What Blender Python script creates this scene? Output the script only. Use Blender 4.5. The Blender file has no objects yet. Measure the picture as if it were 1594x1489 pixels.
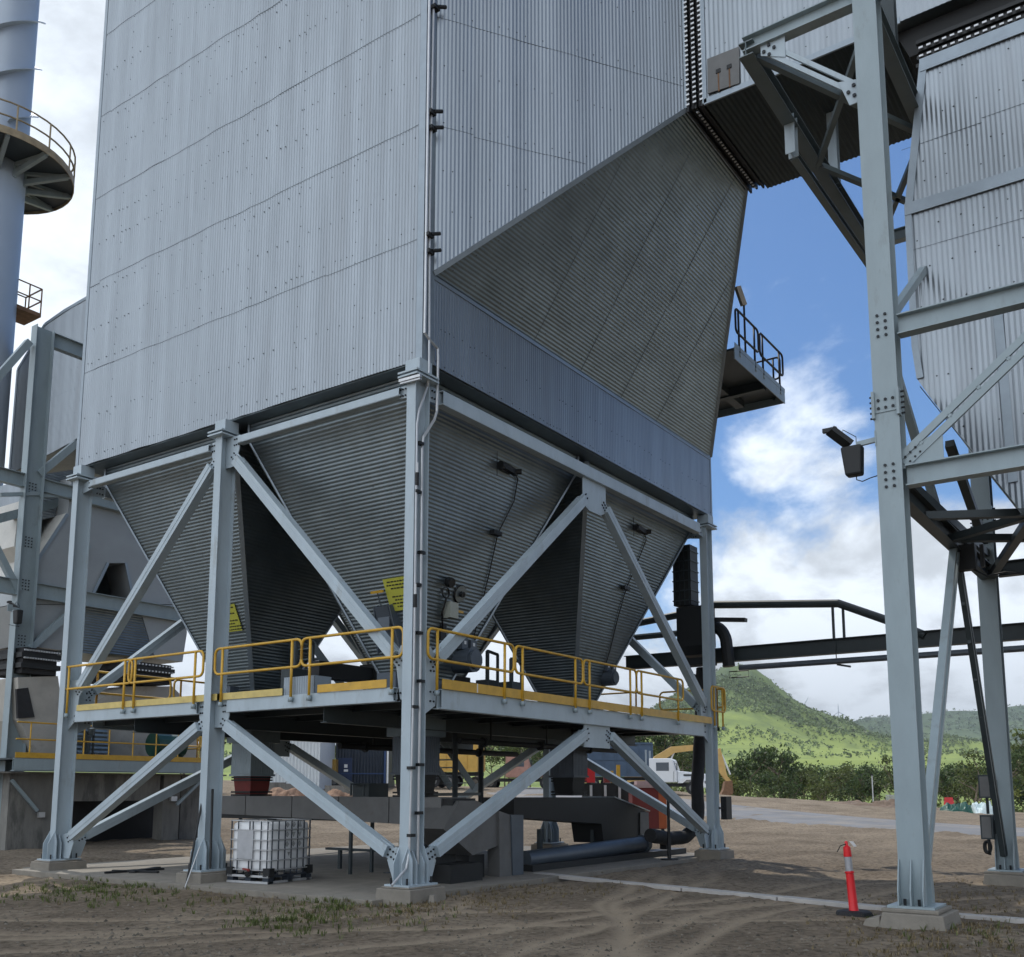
import bpy, math, random
from mathutils import Vector as V, Matrix, noise
random.seed(7)
S = bpy.context.scene
COL = S.collection
R = math.radians
GZ = -0.245                                  # yard level next to the footings
# ------------------------------------------------------------------ camera
F, PY = 1550.735, 1003.57
PITCH, ROLL, YAW = 0.1433, 0.0008, 0.6083
EYE = V((-12.6038, -10.6949, 1.55))
fw = V((math.cos(YAW), math.sin(YAW), 0)); rt = V((math.sin(YAW), -math.cos(YAW), 0)); up = V((0, 0, 1))
FD = (math.cos(PITCH)*fw + math.sin(PITCH)*up); UD = (-math.sin(PITCH)*fw + math.cos(PITCH)*up)
RD = math.cos(ROLL)*rt + math.sin(ROLL)*UD; UD = -math.sin(ROLL)*rt + math.cos(ROLL)*UD
cd = bpy.data.cameras.new('camera'); cam = bpy.data.objects.new('camera', cd); COL.objects.link(cam); S.camera = cam
m4 = Matrix((RD, UD, -FD)).transposed().to_4x4(); m4.translation = EYE; cam.matrix_world = m4
cd.sensor_width = 36; cd.sensor_fit = 'HORIZONTAL'; cd.lens = 36*F/1594; cd.shift_y = (PY-744.5)/1594
cd.clip_start = .05; cd.clip_end = 20000

def P(x, y, ax, val):
    """point where the sight line of a photograph pixel meets a plane of the place"""
    d = FD + RD*((x-797)/F) + UD*((PY-y)/F)
    i = 'xyz'.index(ax); return EYE + d*((val-EYE[i])/d[i])
def A(x, y, dist):
    d = FD + RD*((x-797)/F) + UD*((PY-y)/F)
    return EYE + d*dist

# ------------------------------------------------------------------ materials
MATS = {}
def mat(name, base, rough=.6, metal=0., var=.12, scale=3., bump=0., bscale=30., spec=.5, stain=None, stretch=(1, 1, 1), emit=None):
    if name in MATS: return MATS[name]
    m = bpy.data.materials.new(name); m.use_nodes = True; n = m.node_tree; b = n.nodes['Principled BSDF']; L = n.links.new
    b.inputs['Roughness'].default_value = rough; b.inputs['Metallic'].default_value = metal
    b.inputs['Specular IOR Level'].default_value = spec
    tc = n.nodes.new('ShaderNodeTexCoord'); mp = n.nodes.new('ShaderNodeMapping'); L(tc.outputs['Object'], mp.inputs[0])
    mp.inputs['Scale'].default_value = stretch
    nz = n.nodes.new('ShaderNodeTexNoise'); nz.inputs['Scale'].default_value = scale; nz.inputs['Detail'].default_value = 7; nz.inputs['Roughness'].default_value = .62
    L(mp.outputs[0], nz.inputs['Vector'])
    cr = n.nodes.new('ShaderNodeMapRange'); cr.inputs['From Min'].default_value = .3; cr.inputs['From Max'].default_value = .7
    cr.inputs['To Min'].default_value = 1-var; cr.inputs['To Max'].default_value = 1+var; L(nz.outputs['Fac'], cr.inputs[0])
    mx = n.nodes.new('ShaderNodeMix'); mx.data_type = 'RGBA'; mx.blend_type = 'MULTIPLY'; mx.inputs['Factor'].default_value = 1
    mx.inputs[6].default_value = (*base, 1); L(cr.outputs[0], mx.inputs[7]); out = mx.outputs[2]
    if stain:
        n2 = n.nodes.new('ShaderNodeTexNoise'); n2.inputs['Scale'].default_value = stain[1]; n2.inputs['Detail'].default_value = 8; n2.inputs['Roughness'].default_value = .7
        L(mp.outputs[0], n2.inputs['Vector'])
        r2 = n.nodes.new('ShaderNodeMapRange'); r2.inputs['From Min'].default_value = stain[2]; r2.inputs['From Max'].default_value = stain[2]+.12; L(n2.outputs['Fac'], r2.inputs[0])
        m2 = n.nodes.new('ShaderNodeMix'); m2.data_type = 'RGBA'; m2.inputs[7].default_value = (*stain[0], 1)
        ml = n.nodes.new('ShaderNodeMath'); ml.operation = 'MULTIPLY'; ml.inputs[1].default_value = stain[3]; L(r2.outputs[0], ml.inputs[0])
        L(ml.outputs[0], m2.inputs['Factor']); L(out, m2.inputs[6]); out = m2.outputs[2]
    L(out, b.inputs['Base Color'])
    if bump:
        n3 = n.nodes.new('ShaderNodeTexNoise'); n3.inputs['Scale'].default_value = bscale; n3.inputs['Detail'].default_value = 6; L(mp.outputs[0], n3.inputs['Vector'])
        bp = n.nodes.new('ShaderNodeBump'); bp.inputs['Strength'].default_value = bump; bp.inputs['Distance'].default_value = .02; L(n3.outputs['Fac'], bp.inputs['Height']); L(bp.outputs[0], b.inputs['Normal'])
    if emit:
        b.inputs['Emission Color'].default_value = (*emit, 1); b.inputs['Emission Strength'].default_value = 1
    MATS[name] = m; return m

M_CLAD = mat('zinc_cladding', (.30, .33, .358), .36, .74, .14, 2.6, stretch=(1, 1, .07), stain=((.27, .29, .31), 1.6, .55, .6))
M_CLAD2 = mat('weathered_cladding', (.215, .255, .275), .42, .85, .18, 1.2, stain=((.19, .215, .22), 1.6, .55, .6))
M_DKCLAD = mat('dark_cladding', (.030, .042, .045), .6, .25, .2, 2.0)  # darker tone than the other cladding
M_FLASH = mat('zinc_flashing', (.28, .325, .365), .4, .55, .08, 4)
M_SEAM = mat('lap_seam', (.13, .15, .18), .7, .2)
M_SCREW = mat('roofing_screw', (.035, .038, .042), .6, .3)
M_STEEL = mat('pale_blue_steel_paint', (.40, .475, .525), .42, .05, .09, 2.5, spec=.45, stretch=(1, 1, .35), stain=((.25, .255, .24), 2.6, .58, .5))
M_STEEL2 = mat('grey_green_steel_paint', (.29, .355, .385), .45, .05, .09, 2.5, spec=.45, stretch=(1, 1, .35), stain=((.19, .20, .19), 2.4, .57, .5))
M_DARKST = mat('dark_steel_paint_and_shade', (.035, .047, .052), .5, .1, .15, 3)  # dark paint, lowered further to carry the shade under the deck
M_BOLT = mat('dark_bolt', (.03, .033, .037), .5, .6)
M_STEEL_SHADE = mat('shaded_steel_paint', (.13, .165, .175), .5, .05, .1, 3)  # frame steel darkened: shade on the beams below the duct put into colour
M_YEL = mat('safety_yellow_paint', (.58, .34, .035), .4, 0, .14, 5, stain=((.3, .19, .06), 7, .62, .5))
M_YELP = mat('faded_yellow_paint', (.60, .47, .16), .5, 0, .14, 5, stain=((.36, .26, .12), 7, .58, .5))
M_CONC = mat('concrete', (.24, .218, .185), .9, 0, .18, 2.5, .5, 60, stain=((.19, .175, .15), 2.2, .52, .6))
M_CONCD = mat('stained_concrete', (.20, .195, .18), .92, 0, .25, 1.5, .5, 40, stretch=(1, 1, .25), stain=((.07, .07, .065), 1.8, .5, .7))
M_RUBBER = mat('black_rubber', (.018, .018, .02), .75, 0, .3, 6, .3, 40)
M_BLACK = mat('black_paint', (.008, .009, .010), .55, 0, .2, 5)
M_GALV = mat('galvanised_conduit', (.56, .57, .58), .38, .6, .08, 6)
M_WHITE = mat('white_paint', (.72, .74, .75), .4, 0, .06, 3)
M_RED = mat('faded_red_paint', (.20, .025, .02), .6, 0, .2, 3)
M_REDB = mat('bright_red_paint', (.55, .02, .025), .5, 0, .08, 3)
M_GLASS = mat('dark_window_glass', (.03, .045, .06), .08, 0, .05, 2, spec=.8)
M_GREYP = mat('grey_plate', (.15, .15, .148), .55, .2, .15, 2, stain=((.12, .10, .08), 2.5, .58, .6))
M_PIPE = mat('blue_grey_pipe', (.085, .105, .13), .42, .2, .15, 2.5)
M_RUSTY = mat('rust_stained_yellow', (.30, .235, .14), .6, 0, .25, 4)
M_RUST = mat('rusty_steel', (.20, .11, .06), .8, .1, .3, 5, .3, 40)

# ------------------------------------------------------------------ mesh builder
class MB:
    def __init__(s): s.v = []; s.f = []; s.m = []
    def add(s, vs, fs, mi=0):
        o = len(s.v); s.v += [V(v) for v in vs]; s.f += [tuple(i+o for i in f) for f in fs]; s.m += [mi]*len(fs)
    def hexa(s, a, b, mi=0):                 # a, b: two loops of the same length, capped
        n = len(a); s.add(list(a)+list(b), [tuple(range(n))[::-1], tuple(range(n, 2*n))]+[(i, (i+1) % n, n+(i+1) % n, n+i) for i in range(n)], mi)
    def box(s, c, d, mi=0, rot=0, tilt=None):
        c = V(c); x, y, z = [k/2 for k in d]; M = Matrix.Rotation(rot, 3, 'Z')
        if tilt is not None: M = tilt
        q = [(-x, -y), (x, -y), (x, y), (-x, y)]
        s.hexa([c+M @ V((a, b, -z)) for a, b in q], [c+M @ V((a, b, z)) for a, b in q], mi)
    def bounds(s, lo, hi, mi=0):
        lo = V(lo); hi = V(hi); s.box((lo+hi)/2, [abs(hi[i]-lo[i]) for i in range(3)], mi)
    def prism(s, poly, vec, mi=0):
        vec = V(vec); s.hexa([V(p) for p in poly], [V(p)+vec for p in poly], mi)
    def frame(s, p0, p1, upv):
        d = (V(p1)-V(p0)).normalized(); u = V(upv); u = u-d*u.dot(d)
        if u.length < 1e-4: u = V((1, 0, 0))-d*d.x
        u.normalize(); return d, d.cross(u), u
    def bar(s, p0, p1, w, h, upv=(0, 0, 1), mi=0):
        d, r, u = s.frame(p0, p1, upv); q = [(-w/2, -h/2), (w/2, -h/2), (w/2, h/2), (-w/2, h/2)]
        s.hexa([V(p0)+r*a+u*b for a, b in q], [V(p1)+r*a+u*b for a, b in q], mi)
    def prof(s, pts, p0, p1, upv, mi=0):     # concave profiles given as list of rectangles (x0,y0,x1,y1)
        d, r, u = s.frame(p0, p1, upv)
        for x0, y0, x1, y1 in pts:
            q = [(x0, y0), (x1, y0), (x1, y1), (x0, y1)]
            s.hexa([V(p0)+r*a+u*b for a, b in q], [V(p1)+r*a+u*b for a, b in q], mi)
    def ibeam(s, p0, p1, h, w, tf=.018, tw=.012, upv=(0, 0, 1), mi=0):
        s.prof([(-w/2, h/2-tf, w/2, h/2), (-w/2, -h/2, w/2, -h/2+tf), (-tw/2, -h/2+tf, tw/2, h/2-tf)], p0, p1, upv, mi)
    def chan(s, p0, p1, h, w, t=.014, upv=(0, 0, 1), mi=0):
        s.prof([(-w, h/2-t, 0, h/2), (-w, -h/2, 0, -h/2+t), (0, -h/2, t, h/2)], p0, p1, upv, mi)
    def angle(s, p0, p1, a, t=.012, upv=(0, 0, 1), mi=0):
        s.prof([(0, 0, a, t), (0, t, t, a)], p0, p1, upv, mi)
    def tube(s, pts, r, n=10, closed=False, mi=0, cap=True):
        pts = [V(p) for p in pts]; N = len(pts); rs = r if isinstance(r, (list, tuple)) else [r]*N
        rings = []; prev = None
        for i, p in enumerate(pts):
            a = pts[i-1] if (i > 0 or closed) else p; b = pts[(i+1) % N] if (i < N-1 or closed) else p
            d = (b-a).normalized()
            if prev is None: u = V((0, 0, 1)) if abs(d.z) < .9 else V((1, 0, 0))
            else: u = prev
            u = (u-d*u.dot(d)).normalized(); prev = u; w = d.cross(u)
            rings.append([p+(u*math.cos(2*math.pi*k/n)+w*math.sin(2*math.pi*k/n))*rs[i] for k in range(n)])
        o = len(s.v)
        for g in rings: s.v += g
        for i in range(N if closed else N-1):
            j = (i+1) % N
            for k in range(n):
                s.f.append((o+i*n+k, o+i*n+(k+1) % n, o+j*n+(k+1) % n, o+j*n+k)); s.m.append(mi)
        if cap and not closed:
            s.f.append(tuple(o+k for k in range(n))[::-1]); s.m.append(mi); s.f.append(tuple(o+(N-1)*n+k for k in range(n))); s.m.append(mi)
    def cyl(s, p0, p1, r, n=16, mi=0, r2=None): s.tube([p0, p1], [r, r if r2 is None else r2], n, mi=mi)
    def bolts(s, c, ax, u, nu, du, w, nw, dw, mi=1, r=.017, t=.02):
        c = V(c); ax = V(ax).normalized(); u = V(u).normalized(); w = V(w).normalized()
        for i in range(nu):
            for j in range(nw):
                p = c+u*((i-(nu-1)/2)*du)+w*((j-(nw-1)/2)*dw)
                s.tube([p, p+ax*t], r, 6, mi=mi)
    def plate(s, poly, n, t, mi=0):
        n = V(n).normalized(); s.hexa([V(p)-n*t/2 for p in poly], [V(p)+n*t/2 for p in poly], mi)
    def build(s, name, mats, parent=None, o=None, smooth=False, bevel=0):
        o = V(o) if o is not None else V((0, 0, 0))
        me = bpy.data.meshes.new(name); me.from_pydata([tuple(v-o) for v in s.v], [], s.f)
        for m in (mats if isinstance(mats, (list, tuple)) else [mats]): me.materials.append(m)
        me.polygons.foreach_set('material_index', s.m)
        if smooth: me.polygons.foreach_set('use_smooth', [True]*len(s.f))
        me.update()
        ob = bpy.data.objects.new(name, me); COL.objects.link(ob)
        if parent is not None: ob.parent = parent
        else: ob.location = o
        if bevel:
            bv = ob.modifiers.new('edge', 'BEVEL'); bv.width = bevel; bv.segments = 2; bv.limit_method = 'ANGLE'
        return ob
def autosmooth(ob, ang=40):
    for p in ob.data.polygons: p.use_smooth = True
    ob.data.set_sharp_from_angle(angle=R(ang))
    return ob
def tag(o, label=None, cat=None, group=None, kind=None):
    if label: o['label'] = label
    if cat: o['category'] = cat
    if group: o['group'] = group
    if kind: o['kind'] = kind
    return o
def thing(name, loc, label, cat, group=None):
    o = bpy.data.objects.new(name, None); COL.objects.link(o); o.location = loc; o.empty_display_size = .2
    return tag(o, label, cat, group)
def dup(root, loc, rz=0, label=None, scale=None):
    c = root.copy(); COL.objects.link(c); c.location = loc; c.rotation_euler = (0, 0, rz)
    if scale: c.scale = scale
    if label: c['label'] = label
    for ch in list(root.children):
        k = ch.copy(); COL.objects.link(k); k.parent = c
        for g in list(ch.children):
            h = g.copy(); COL.objects.link(h); h.parent = k
    return c

def corr(mb, poly, rib, pitch=.076, amp=.0095, seg=6, mi=0, panel=0, bow=0., seed=0, flip=False):
    """corrugated sheet filling a convex planar polygon, ribs running along `rib`"""
    poly = [V(p) for p in poly]; n = (poly[1]-poly[0]).cross(poly[-1]-poly[0]).normalized()
    if flip: n = -n
    e = V(rib); e = (e-n*e.dot(n)).normalized(); c = n.cross(e).normalized(); o = poly[0]
    q = [((p-o).dot(c), (p-o).dot(e)) for p in poly]
    lo = min(a for a, b in q); hi = max(a for a, b in q)
    ts = sorted(set([lo+i*pitch/seg for i in range(int((hi-lo)/(pitch/seg))+1)]+[hi]+[round(a, 6) for a, b in q if lo < a < hi]))
    rnd = random.Random(seed); bows = {}; sgn = [1]
    va = []
    for t in ts:
        t2 = min(max(t, lo+1e-5), hi-1e-5); ss = []
        for i in range(len(q)):
            (a0, b0), (a1, b1) = q[i], q[(i+1) % len(q)]
            if (a0-t2)*(a1-t2) <= 0 and abs(a1-a0) > 1e-9: ss.append(b0+(b1-b0)*(t2-a0)/(a1-a0))
        h = amp/2*math.cos(2*math.pi*(t-lo)/pitch)
        if panel:
            k = int((t-lo)/panel); u = (t-lo)/panel-k
            if k not in bows: bows[k] = rnd.uniform(-bow, bow)
            h += bows[k]*4*u*(1-u)
        b = o+c*t+n*h; va.append((b+e*min(ss), b+e*max(ss)))
    off = len(mb.v)
    for a, b in va: mb.v += [a, b]
    for i in range(len(va)-1):
        k = off+2*i; mb.f.append((k, k+2, k+3, k+1)); mb.m.append(mi)
    def pt(t, s_, d=0.):
        k = int((t-lo)/panel) if panel else 0; u = (t-lo)/panel-k if panel else 0
        return o+c*t+e*s_+n*(amp/2+d+bows.get(k, 0)*4*u*(1-u)*sgn[0])
    def span(t):
        ss = []
        for i in range(len(q)):
            (a0, b0), (a1, b1) = q[i], q[(i+1) % len(q)]
            if (a0-t)*(a1-t) <= 0 and abs(a1-a0) > 1e-9: ss.append(b0+(b1-b0)*(t-a0)/(a1-a0))
        return (min(ss), max(ss)) if ss else (0, -1)
    return pt, span, lo, hi, n, c, e
def sheet_detail(mb, info, laps, rows, pitch=.3, mseam=1, mscrew=2, jitter=.0, seed=1, skip=.0, panel=.76, cols=0, ssize=.016):
    pt, span, lo, hi, n, c, e = info; rnd = random.Random(seed)
    def strip(t0, t1, s0, w=.010):
        mb.hexa([pt(t0, s0-w/2, -.004), pt(t1, s0-w/2, -.004), pt(t1, s0+w/2, -.004), pt(t0, s0+w/2, -.004)],
                [pt(t0, s0-w/2, .003), pt(t1, s0-w/2, .003), pt(t1, s0+w/2, .003), pt(t0, s0+w/2, .003)], mseam)
    def screw(t, s0):
        p = pt(t, s0, -.002); r = ssize
        mb.add([p+c*r, p+e*r, p-c*r, p-e*r, p+n*.012], [(0, 1, 4), (1, 2, 4), (2, 3, 4), (3, 0, 4)], mscrew)
    for s0 in laps:
        t = lo; off = 0
        while t < hi-.02:
            t1 = min(t+panel, hi)
            if rnd.random() < .14: off = rnd.choice([0, 0, 0, -.03, .02, .05])
            a, b = span((t+t1)/2)
            wd_ = rnd.choice([.0025, .003, .003, .0035, .004, .008])
            for q_ in range(4):
              ta, tb = t+(t1-t)*q_/4, t+(t1-t)*(q_+1)/4
              if a+.1 < s0+off < b-.1: strip(ta, tb-1e-4, s0+off, wd_)
            if False: strip(0, 0, 0, rnd.choice([.0025, .003, .003, .0035, .004, .009]))
            t = t1
    for s0 in rows:
        t = lo+.1
        while t < hi-.05:
            a, b = span(t); s1 = s0+rnd.uniform(-.02, .02)
            if a+.06 < s1 < b-.06 and rnd.random() > .12: screw(t, s1)
            t += pitch*rnd.choice([1, 1, 1, .5])
    if cols:
        t = lo+cols
        while t < hi-.1:
            a, b = span(t); s0 = a+.2
            while s0 < b-.2:
                if rnd.random() > .1: screw(t+rnd.uniform(-.01, .01), s0)
                s0 += .42
            t += cols

# ================================================================== FILTER HOUSE (large clad box on hoppers)
LX, LY, ZB, ZT = 12.36, 10.51, 8.96, 24.0
HL = V((0, 0, GZ))
fh = thing('filter_house', HL, 'huge corrugated metal clad filter house standing on four hoppers and braced steel legs', 'filter house')
mb = MB()
info = corr(mb, [(0, LY, ZB), (0, .13, ZB), (0, .13, ZT), (0, LY, ZT)], (0, 0, 1), panel=.76, bow=.022, seed=3, amp=.016, flip=False)
if info[4].x > 0: raise SystemExit('normal')
b0 = info[1]((info[2]+info[3])/2)[0]; zz = lambda z: b0+(z-ZB)
sheet_detail(mb, info, [zz(z) for z in (11.24, 13.45, 15.70, 17.9, 20.1)], [zz(z) for z in (9.15, 10.12, 11.45, 12.3, 13.25, 14.45, 15.05, 16.8, 17.7, 19.0)], seed=4, cols=1.52)
mb.build('wall_cladding', [M_CLAD, M_SEAM, M_SCREW], fh, HL, smooth=False)
mb = MB()                                     # front strip below the inlet
info = corr(mb, [(.3, 0, ZB), (LX, 0, ZB), (LX, 0, 10.6), (.3, 0, 10.6)], (0, 0, 1), panel=.76, bow=.006, seed=5, flip=True)
if info[4].y > 0:
    mb = MB(); info = corr(mb, [(.3, 0, ZB), (LX, 0, ZB), (LX, 0, 10.6), (.3, 0, 10.6)], (0, 0, 1), panel=.76, bow=.006, seed=5, flip=False)
b0 = info[1]((info[2]+info[3])/2)[0]
sheet_detail(mb, info, [], [b0+.08, b0+.75], seed=6, pitch=.25)
mb.build('lower_wall_cladding', [M_CLAD, M_SEAM, M_SCREW], fh, HL)
mb = MB(); mb.bounds((.03, .03, ZB+.03), (LX-.01, LY-.01, ZT), 0); mb.build('casing', M_CLAD2, fh, HL)
mb = MB()                                     # corner flashing, sill trims, edge trims
mb.bounds((-.012, -.012, ZB-.01), (.012, .135, ZT)); mb.bounds((.012, -.014, ZB-.01), (.3, .014, ZT))
mb.build('corner_flashing', M_FLASH, fh, HL); mb = MB(); mb.bounds((-.014, LY-.1, ZB-.01), (.02, LY+.012, ZT)); mb.build('corner_flashing', M_FLASH, fh, HL); mb = MB(); mb.bounds((LX-.06, -.016, ZB), (LX+.014, .02, 10.6))
mb.build('corner_flashing', M_FLASH, fh, HL)
mb = MB(); mb.bounds((.3, -.018, 10.56), (LX+.014, .01, 10.64)); mb.build('ledge_flashing', M_FLASH, fh, HL)
# inlet transition: tapers from the front wall to the square duct
YD, ZD, AX, BX = -3.02, 15.25, 4.63, 7.85
z0 = 10.66
T = [V((.28, -.02, z0)), V((LX, -.02, z0)), V((BX, YD, ZD)), V((AX, YD, ZD))]
it = MB()
info = corr(it, [T[0], T[1], T[2], T[3]], (1, 0, 0), seed=8)
if info[4].z > 0: it = MB(); info = corr(it, T, (1, 0, 0), seed=8, flip=True)
pt, span, lo, hi, n, c, e = info
L_ = [lo+(hi-lo)*k for k in (.18, .36, .55, .75)]
rnd = random.Random(3)
for k in range(12):                           # screw rows across the sloping floor
    t = lo+(hi-lo)*(k+.5)/12; a, b = span(t); s0 = a+.2
    while s0 < b:
        p = pt(t, s0, -.002); it.add([p+c*.013, p+e*.013, p-c*.013, p-e*.013, p+n*.014], [(0, 1, 4), (1, 2, 4), (2, 3, 4), (3, 0, 4)], 2); s0 += .55+rnd.random()*.5
b0_, b1_ = span((lo+hi)/2); info_i = info
sheet_detail(it, info_i, [b0_+(b1_-b0_)*k for k in (.14, .38, .62, .86)], [], seed=44)
itf = it.build('inlet_floor', [M_CLAD2, M_SEAM, M_SCREW], fh, HL)
sd = MB(); ZU = 22.5
info = corr(sd, [T[0], T[3], V((AX, YD, ZU)), V((.28, -.02, ZU))], (0, 0, 1), panel=.76, bow=.012, amp=.0045, seed=9)
if info[4].y > 0: sd = MB(); info = corr(sd, [T[0], T[3], V((AX, YD, ZU)), V((.28, -.02, ZU))], (0, 0, 1), panel=.76, bow=.012, amp=.0045, seed=9, flip=True)
e0 = info[6]; zz = lambda z: (z-T[0].z)/e0.z
sheet_detail(sd, info, [zz(z) for z in (13.5, 15.75, 17.95)], [zz(z) for z in (11.9, 12.7, 13.65, 14.8, 15.9, 17.1, 18.1, 19.2)], seed=10, pitch=.36, skip=.0)
sd.build('inlet_side', [M_CLAD, M_SEAM, M_SCREW], fh, HL)
mb = MB(); U = [V((.3, 0.05, ZU)), V((LX, 0.05, ZU)), V((BX, YD, ZU)), V((AX, YD, ZU))]
TT = [p+V((0, .03, .05)) for p in T]; q = .03
mb.add([TT[0]+V((q, 0, 0)), TT[1]-V((q, 0, 0)), TT[2]-V((q, 0, 0)), TT[3]+V((q, 0, 0)), U[0]+V((q, 0, 0)), U[1]-V((q, 0, 0)), U[2]-V((q, 0, 0)), U[3]+V((q, 0, 0))],
       [(0, 1, 2, 3), (4, 5, 6, 7), (0, 4, 7, 3), (1, 5, 6, 2), (2, 6, 7, 3)])
mb.build('inlet_casing', M_CLAD2, fh, HL)
mb = MB()
mb.bar(T[0], T[3], .09, .03, (0, -1, 0)); mb.bar(T[3], V((AX, YD, ZU)), .10, .05, (0, -1, 0)); mb.bar(T[1], T[2], .07, .07); mb.bar(T[3], T[2], .10, .08)
mb.build('inlet_flashing', M_FLASH, fh, HL)
# soffit band and hoppers
mb = MB(); mb.bounds((.04, .04, ZB-.02), (LX-.04, LY-.04, ZB+.03)); mb.build('soffit', M_CLAD2, fh, HL)
def hopper(x0, x1, y0, y1, first):
    cx, cy, zt, z1, h = (x0+x1)/2, (y0+y1)/2, 8.60, 3.62, .45
    a = [V((x0, y0, zt)), V((x1, y0, zt)), V((x1, y1, zt)), V((x0, y1, zt))]
    b = [V((cx-h, cy-h, z1)), V((cx+h, cy-h, z1)), V((cx+h, cy+h, z1)), V((cx-h, cy+h, z1))]
    m = MB()
    for i, rib in ((0, (1, 0, 0)), (1, (0, 1, 0)), (2, (1, 0, 0)), (3, (0, 1, 0))):
        j = (i+1) % 4; nrm = (a[j]-a[i]).cross(b[i]-a[i]); out = (a[i]+a[j])/2-V((cx, cy, zt))
        up_ = [V((p.x, p.y, ZB-.03)) for p in (a[i], a[j])]
        corr(m, [a[i], a[j], up_[1], up_[0]], rib)
        inf = corr(m, [a[i], a[j], b[j], b[i]], rib, seed=i)
        if inf[4].dot(out) < 0: inf = inf[:4]+(-inf[4],)+inf[5:]
        pt, span, lo, hi, n, c, e = inf; s0, s1 = span((lo+hi)/2); w0_ = max(span(lo+.01), span(hi-.01), key=lambda q_: q_[1]-q_[0])
        sheet_detail(m, inf, [w0_[0]+(w0_[1]-w0_[0])*k for k in (.3, .64)], [], seed=i+50, mseam=2)
        t = lo+.3
        while t < hi-.2:
            s0, s1 = span(t); s_ = s0+.25
            while s_ < s1-.2:
                p = a[i]*0+pt(t, s_, 0); p = p+(n*.004)
                if random.random() > .2: m.add([p+c*.012, p+e*.012, p-c*.012, p-e*.012, p+n*.016], [(0, 1, 4), (1, 2, 4), (2, 3, 4), (3, 0, 4)], 1)
                s_ += .75+random.random()*.4
            t += .62
    hp = m.build('hopper', [M_CLAD2, M_SCREW, M_SEAM], fh, HL)
    f = MB()
    for i in range(4):
        f.bar(a[i], b[i], .10, .035, (a[i]-V((cx, cy, zt))).normalized()); f.bar(V((a[i].x, a[i].y, ZB-.03)), a[i], .1, .035, (a[i]-V((cx, cy, zt))).normalized())
    f.build('edge_flashing', M_FLASH, hp, HL)
    g = MB(); g.bounds((cx-h+.02, cy-h+.02, 2.6), (cx+h-.02, cy+h-.02, 3.64)); g.bounds((cx-.52, cy-.52, 3.0), (cx+.52, cy+.52, 3.06)); g.build('outlet_neck', M_CLAD2, hp, HL)
    k = MB(); k.bounds((cx-.62, cy-.55, 3.28), (cx+.62, cy+.55, 3.75)); k.cyl((cx-.8, cy, 3.5), (cx+.8, cy, 3.5), .2, 12); k.bounds((cx-.95, cy-.25, 3.3), (cx-.7, cy+.25, 3.85)); k.cyl((cx+.3, cy-.8, 3.6), (cx+.3, cy+.8, 3.6), .12, 10); k.build('rotary_valve', M_PIPE, hp, HL)
    k = MB(); hw = .34                         # ribbed chute below the deck
    for i in range(4):
        q = [(cx-hw, cy-hw), (cx+hw, cy-hw), (cx+hw, cy+hw), (cx-hw, cy+hw)]; p, r_ = q[i], q[(i+1) % 4]
        corr(k, [(p[0], p[1], 1.86), (r_[0], r_[1], 1.86), (r_[0], r_[1], 3.05), (p[0], p[1], 3.05)], (0, 0, 1), pitch=.07, amp=.012)
    k.bounds((cx-hw-.03, cy-hw-.03, 1.83), (cx+hw+.03, cy+hw+.03, 1.88)); k.build('outlet_chute', M_CLAD2 if first else M_PIPE, hp, HL)
    k = MB(); k.hexa([V((cx+sx*.26, cy+sy*.26, 1.42)) for sx, sy in ((-1, -1), (1, -1), (1, 1), (-1, 1))], [V((cx+sx*.30, cy+sy*.30, 1.84)) for sx, sy in ((-1, -1), (1, -1), (1, 1), (-1, 1))])
    for z in (1.40, 1.47, 1.74, 1.80): k.bounds((cx-.33, cy-.33, z-.018), (cx+.33, cy+.33, z+.018), 1)
    k.build('flexible_connector', [M_RED if first else M_BLACK, M_BLACK], hp, HL)
    return hp
hops = [hopper(x0, x1, y0, y1, x0 < 1 and y0 > 5) for x0, x1, y0, y1 in ((.40, 5.90, .40, 4.95), (.40, 5.90, 5.35, 9.95), (6.30, 11.95, .40, 4.95), (6.30, 11.95, 5.35, 9.95))]
def on_face(hx, face, u, z, d=0.):
    """point on a sloping hopper face: face 'x' looks to -X, 'y' to -Y; u along the face"""
    x0, x1, y0, y1 = hx; t = (8.6-z)/(8.6-3.62)
    if face == 'x':
        x = x0+((x0+x1)/2-.45-x0)*t; nn = V((-(8.6-3.62), 0, -((x0+x1)/2-.45-x0))).normalized(); return V((x, u, z))+nn*d, nn
    y = y0+((y0+y1)/2-.45-y0)*t; nn = V((0, -(8.6-3.62), -((y0+y1)/2-.45-y0))).normalized(); return V((u, y, z))+nn*d, nn
H00 = (.40, 5.90, .40, 4.95); H01 = (.40, 5.90, 5.35, 9.95); H10 = (6.30, 11.95, .40, 4.95)
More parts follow.
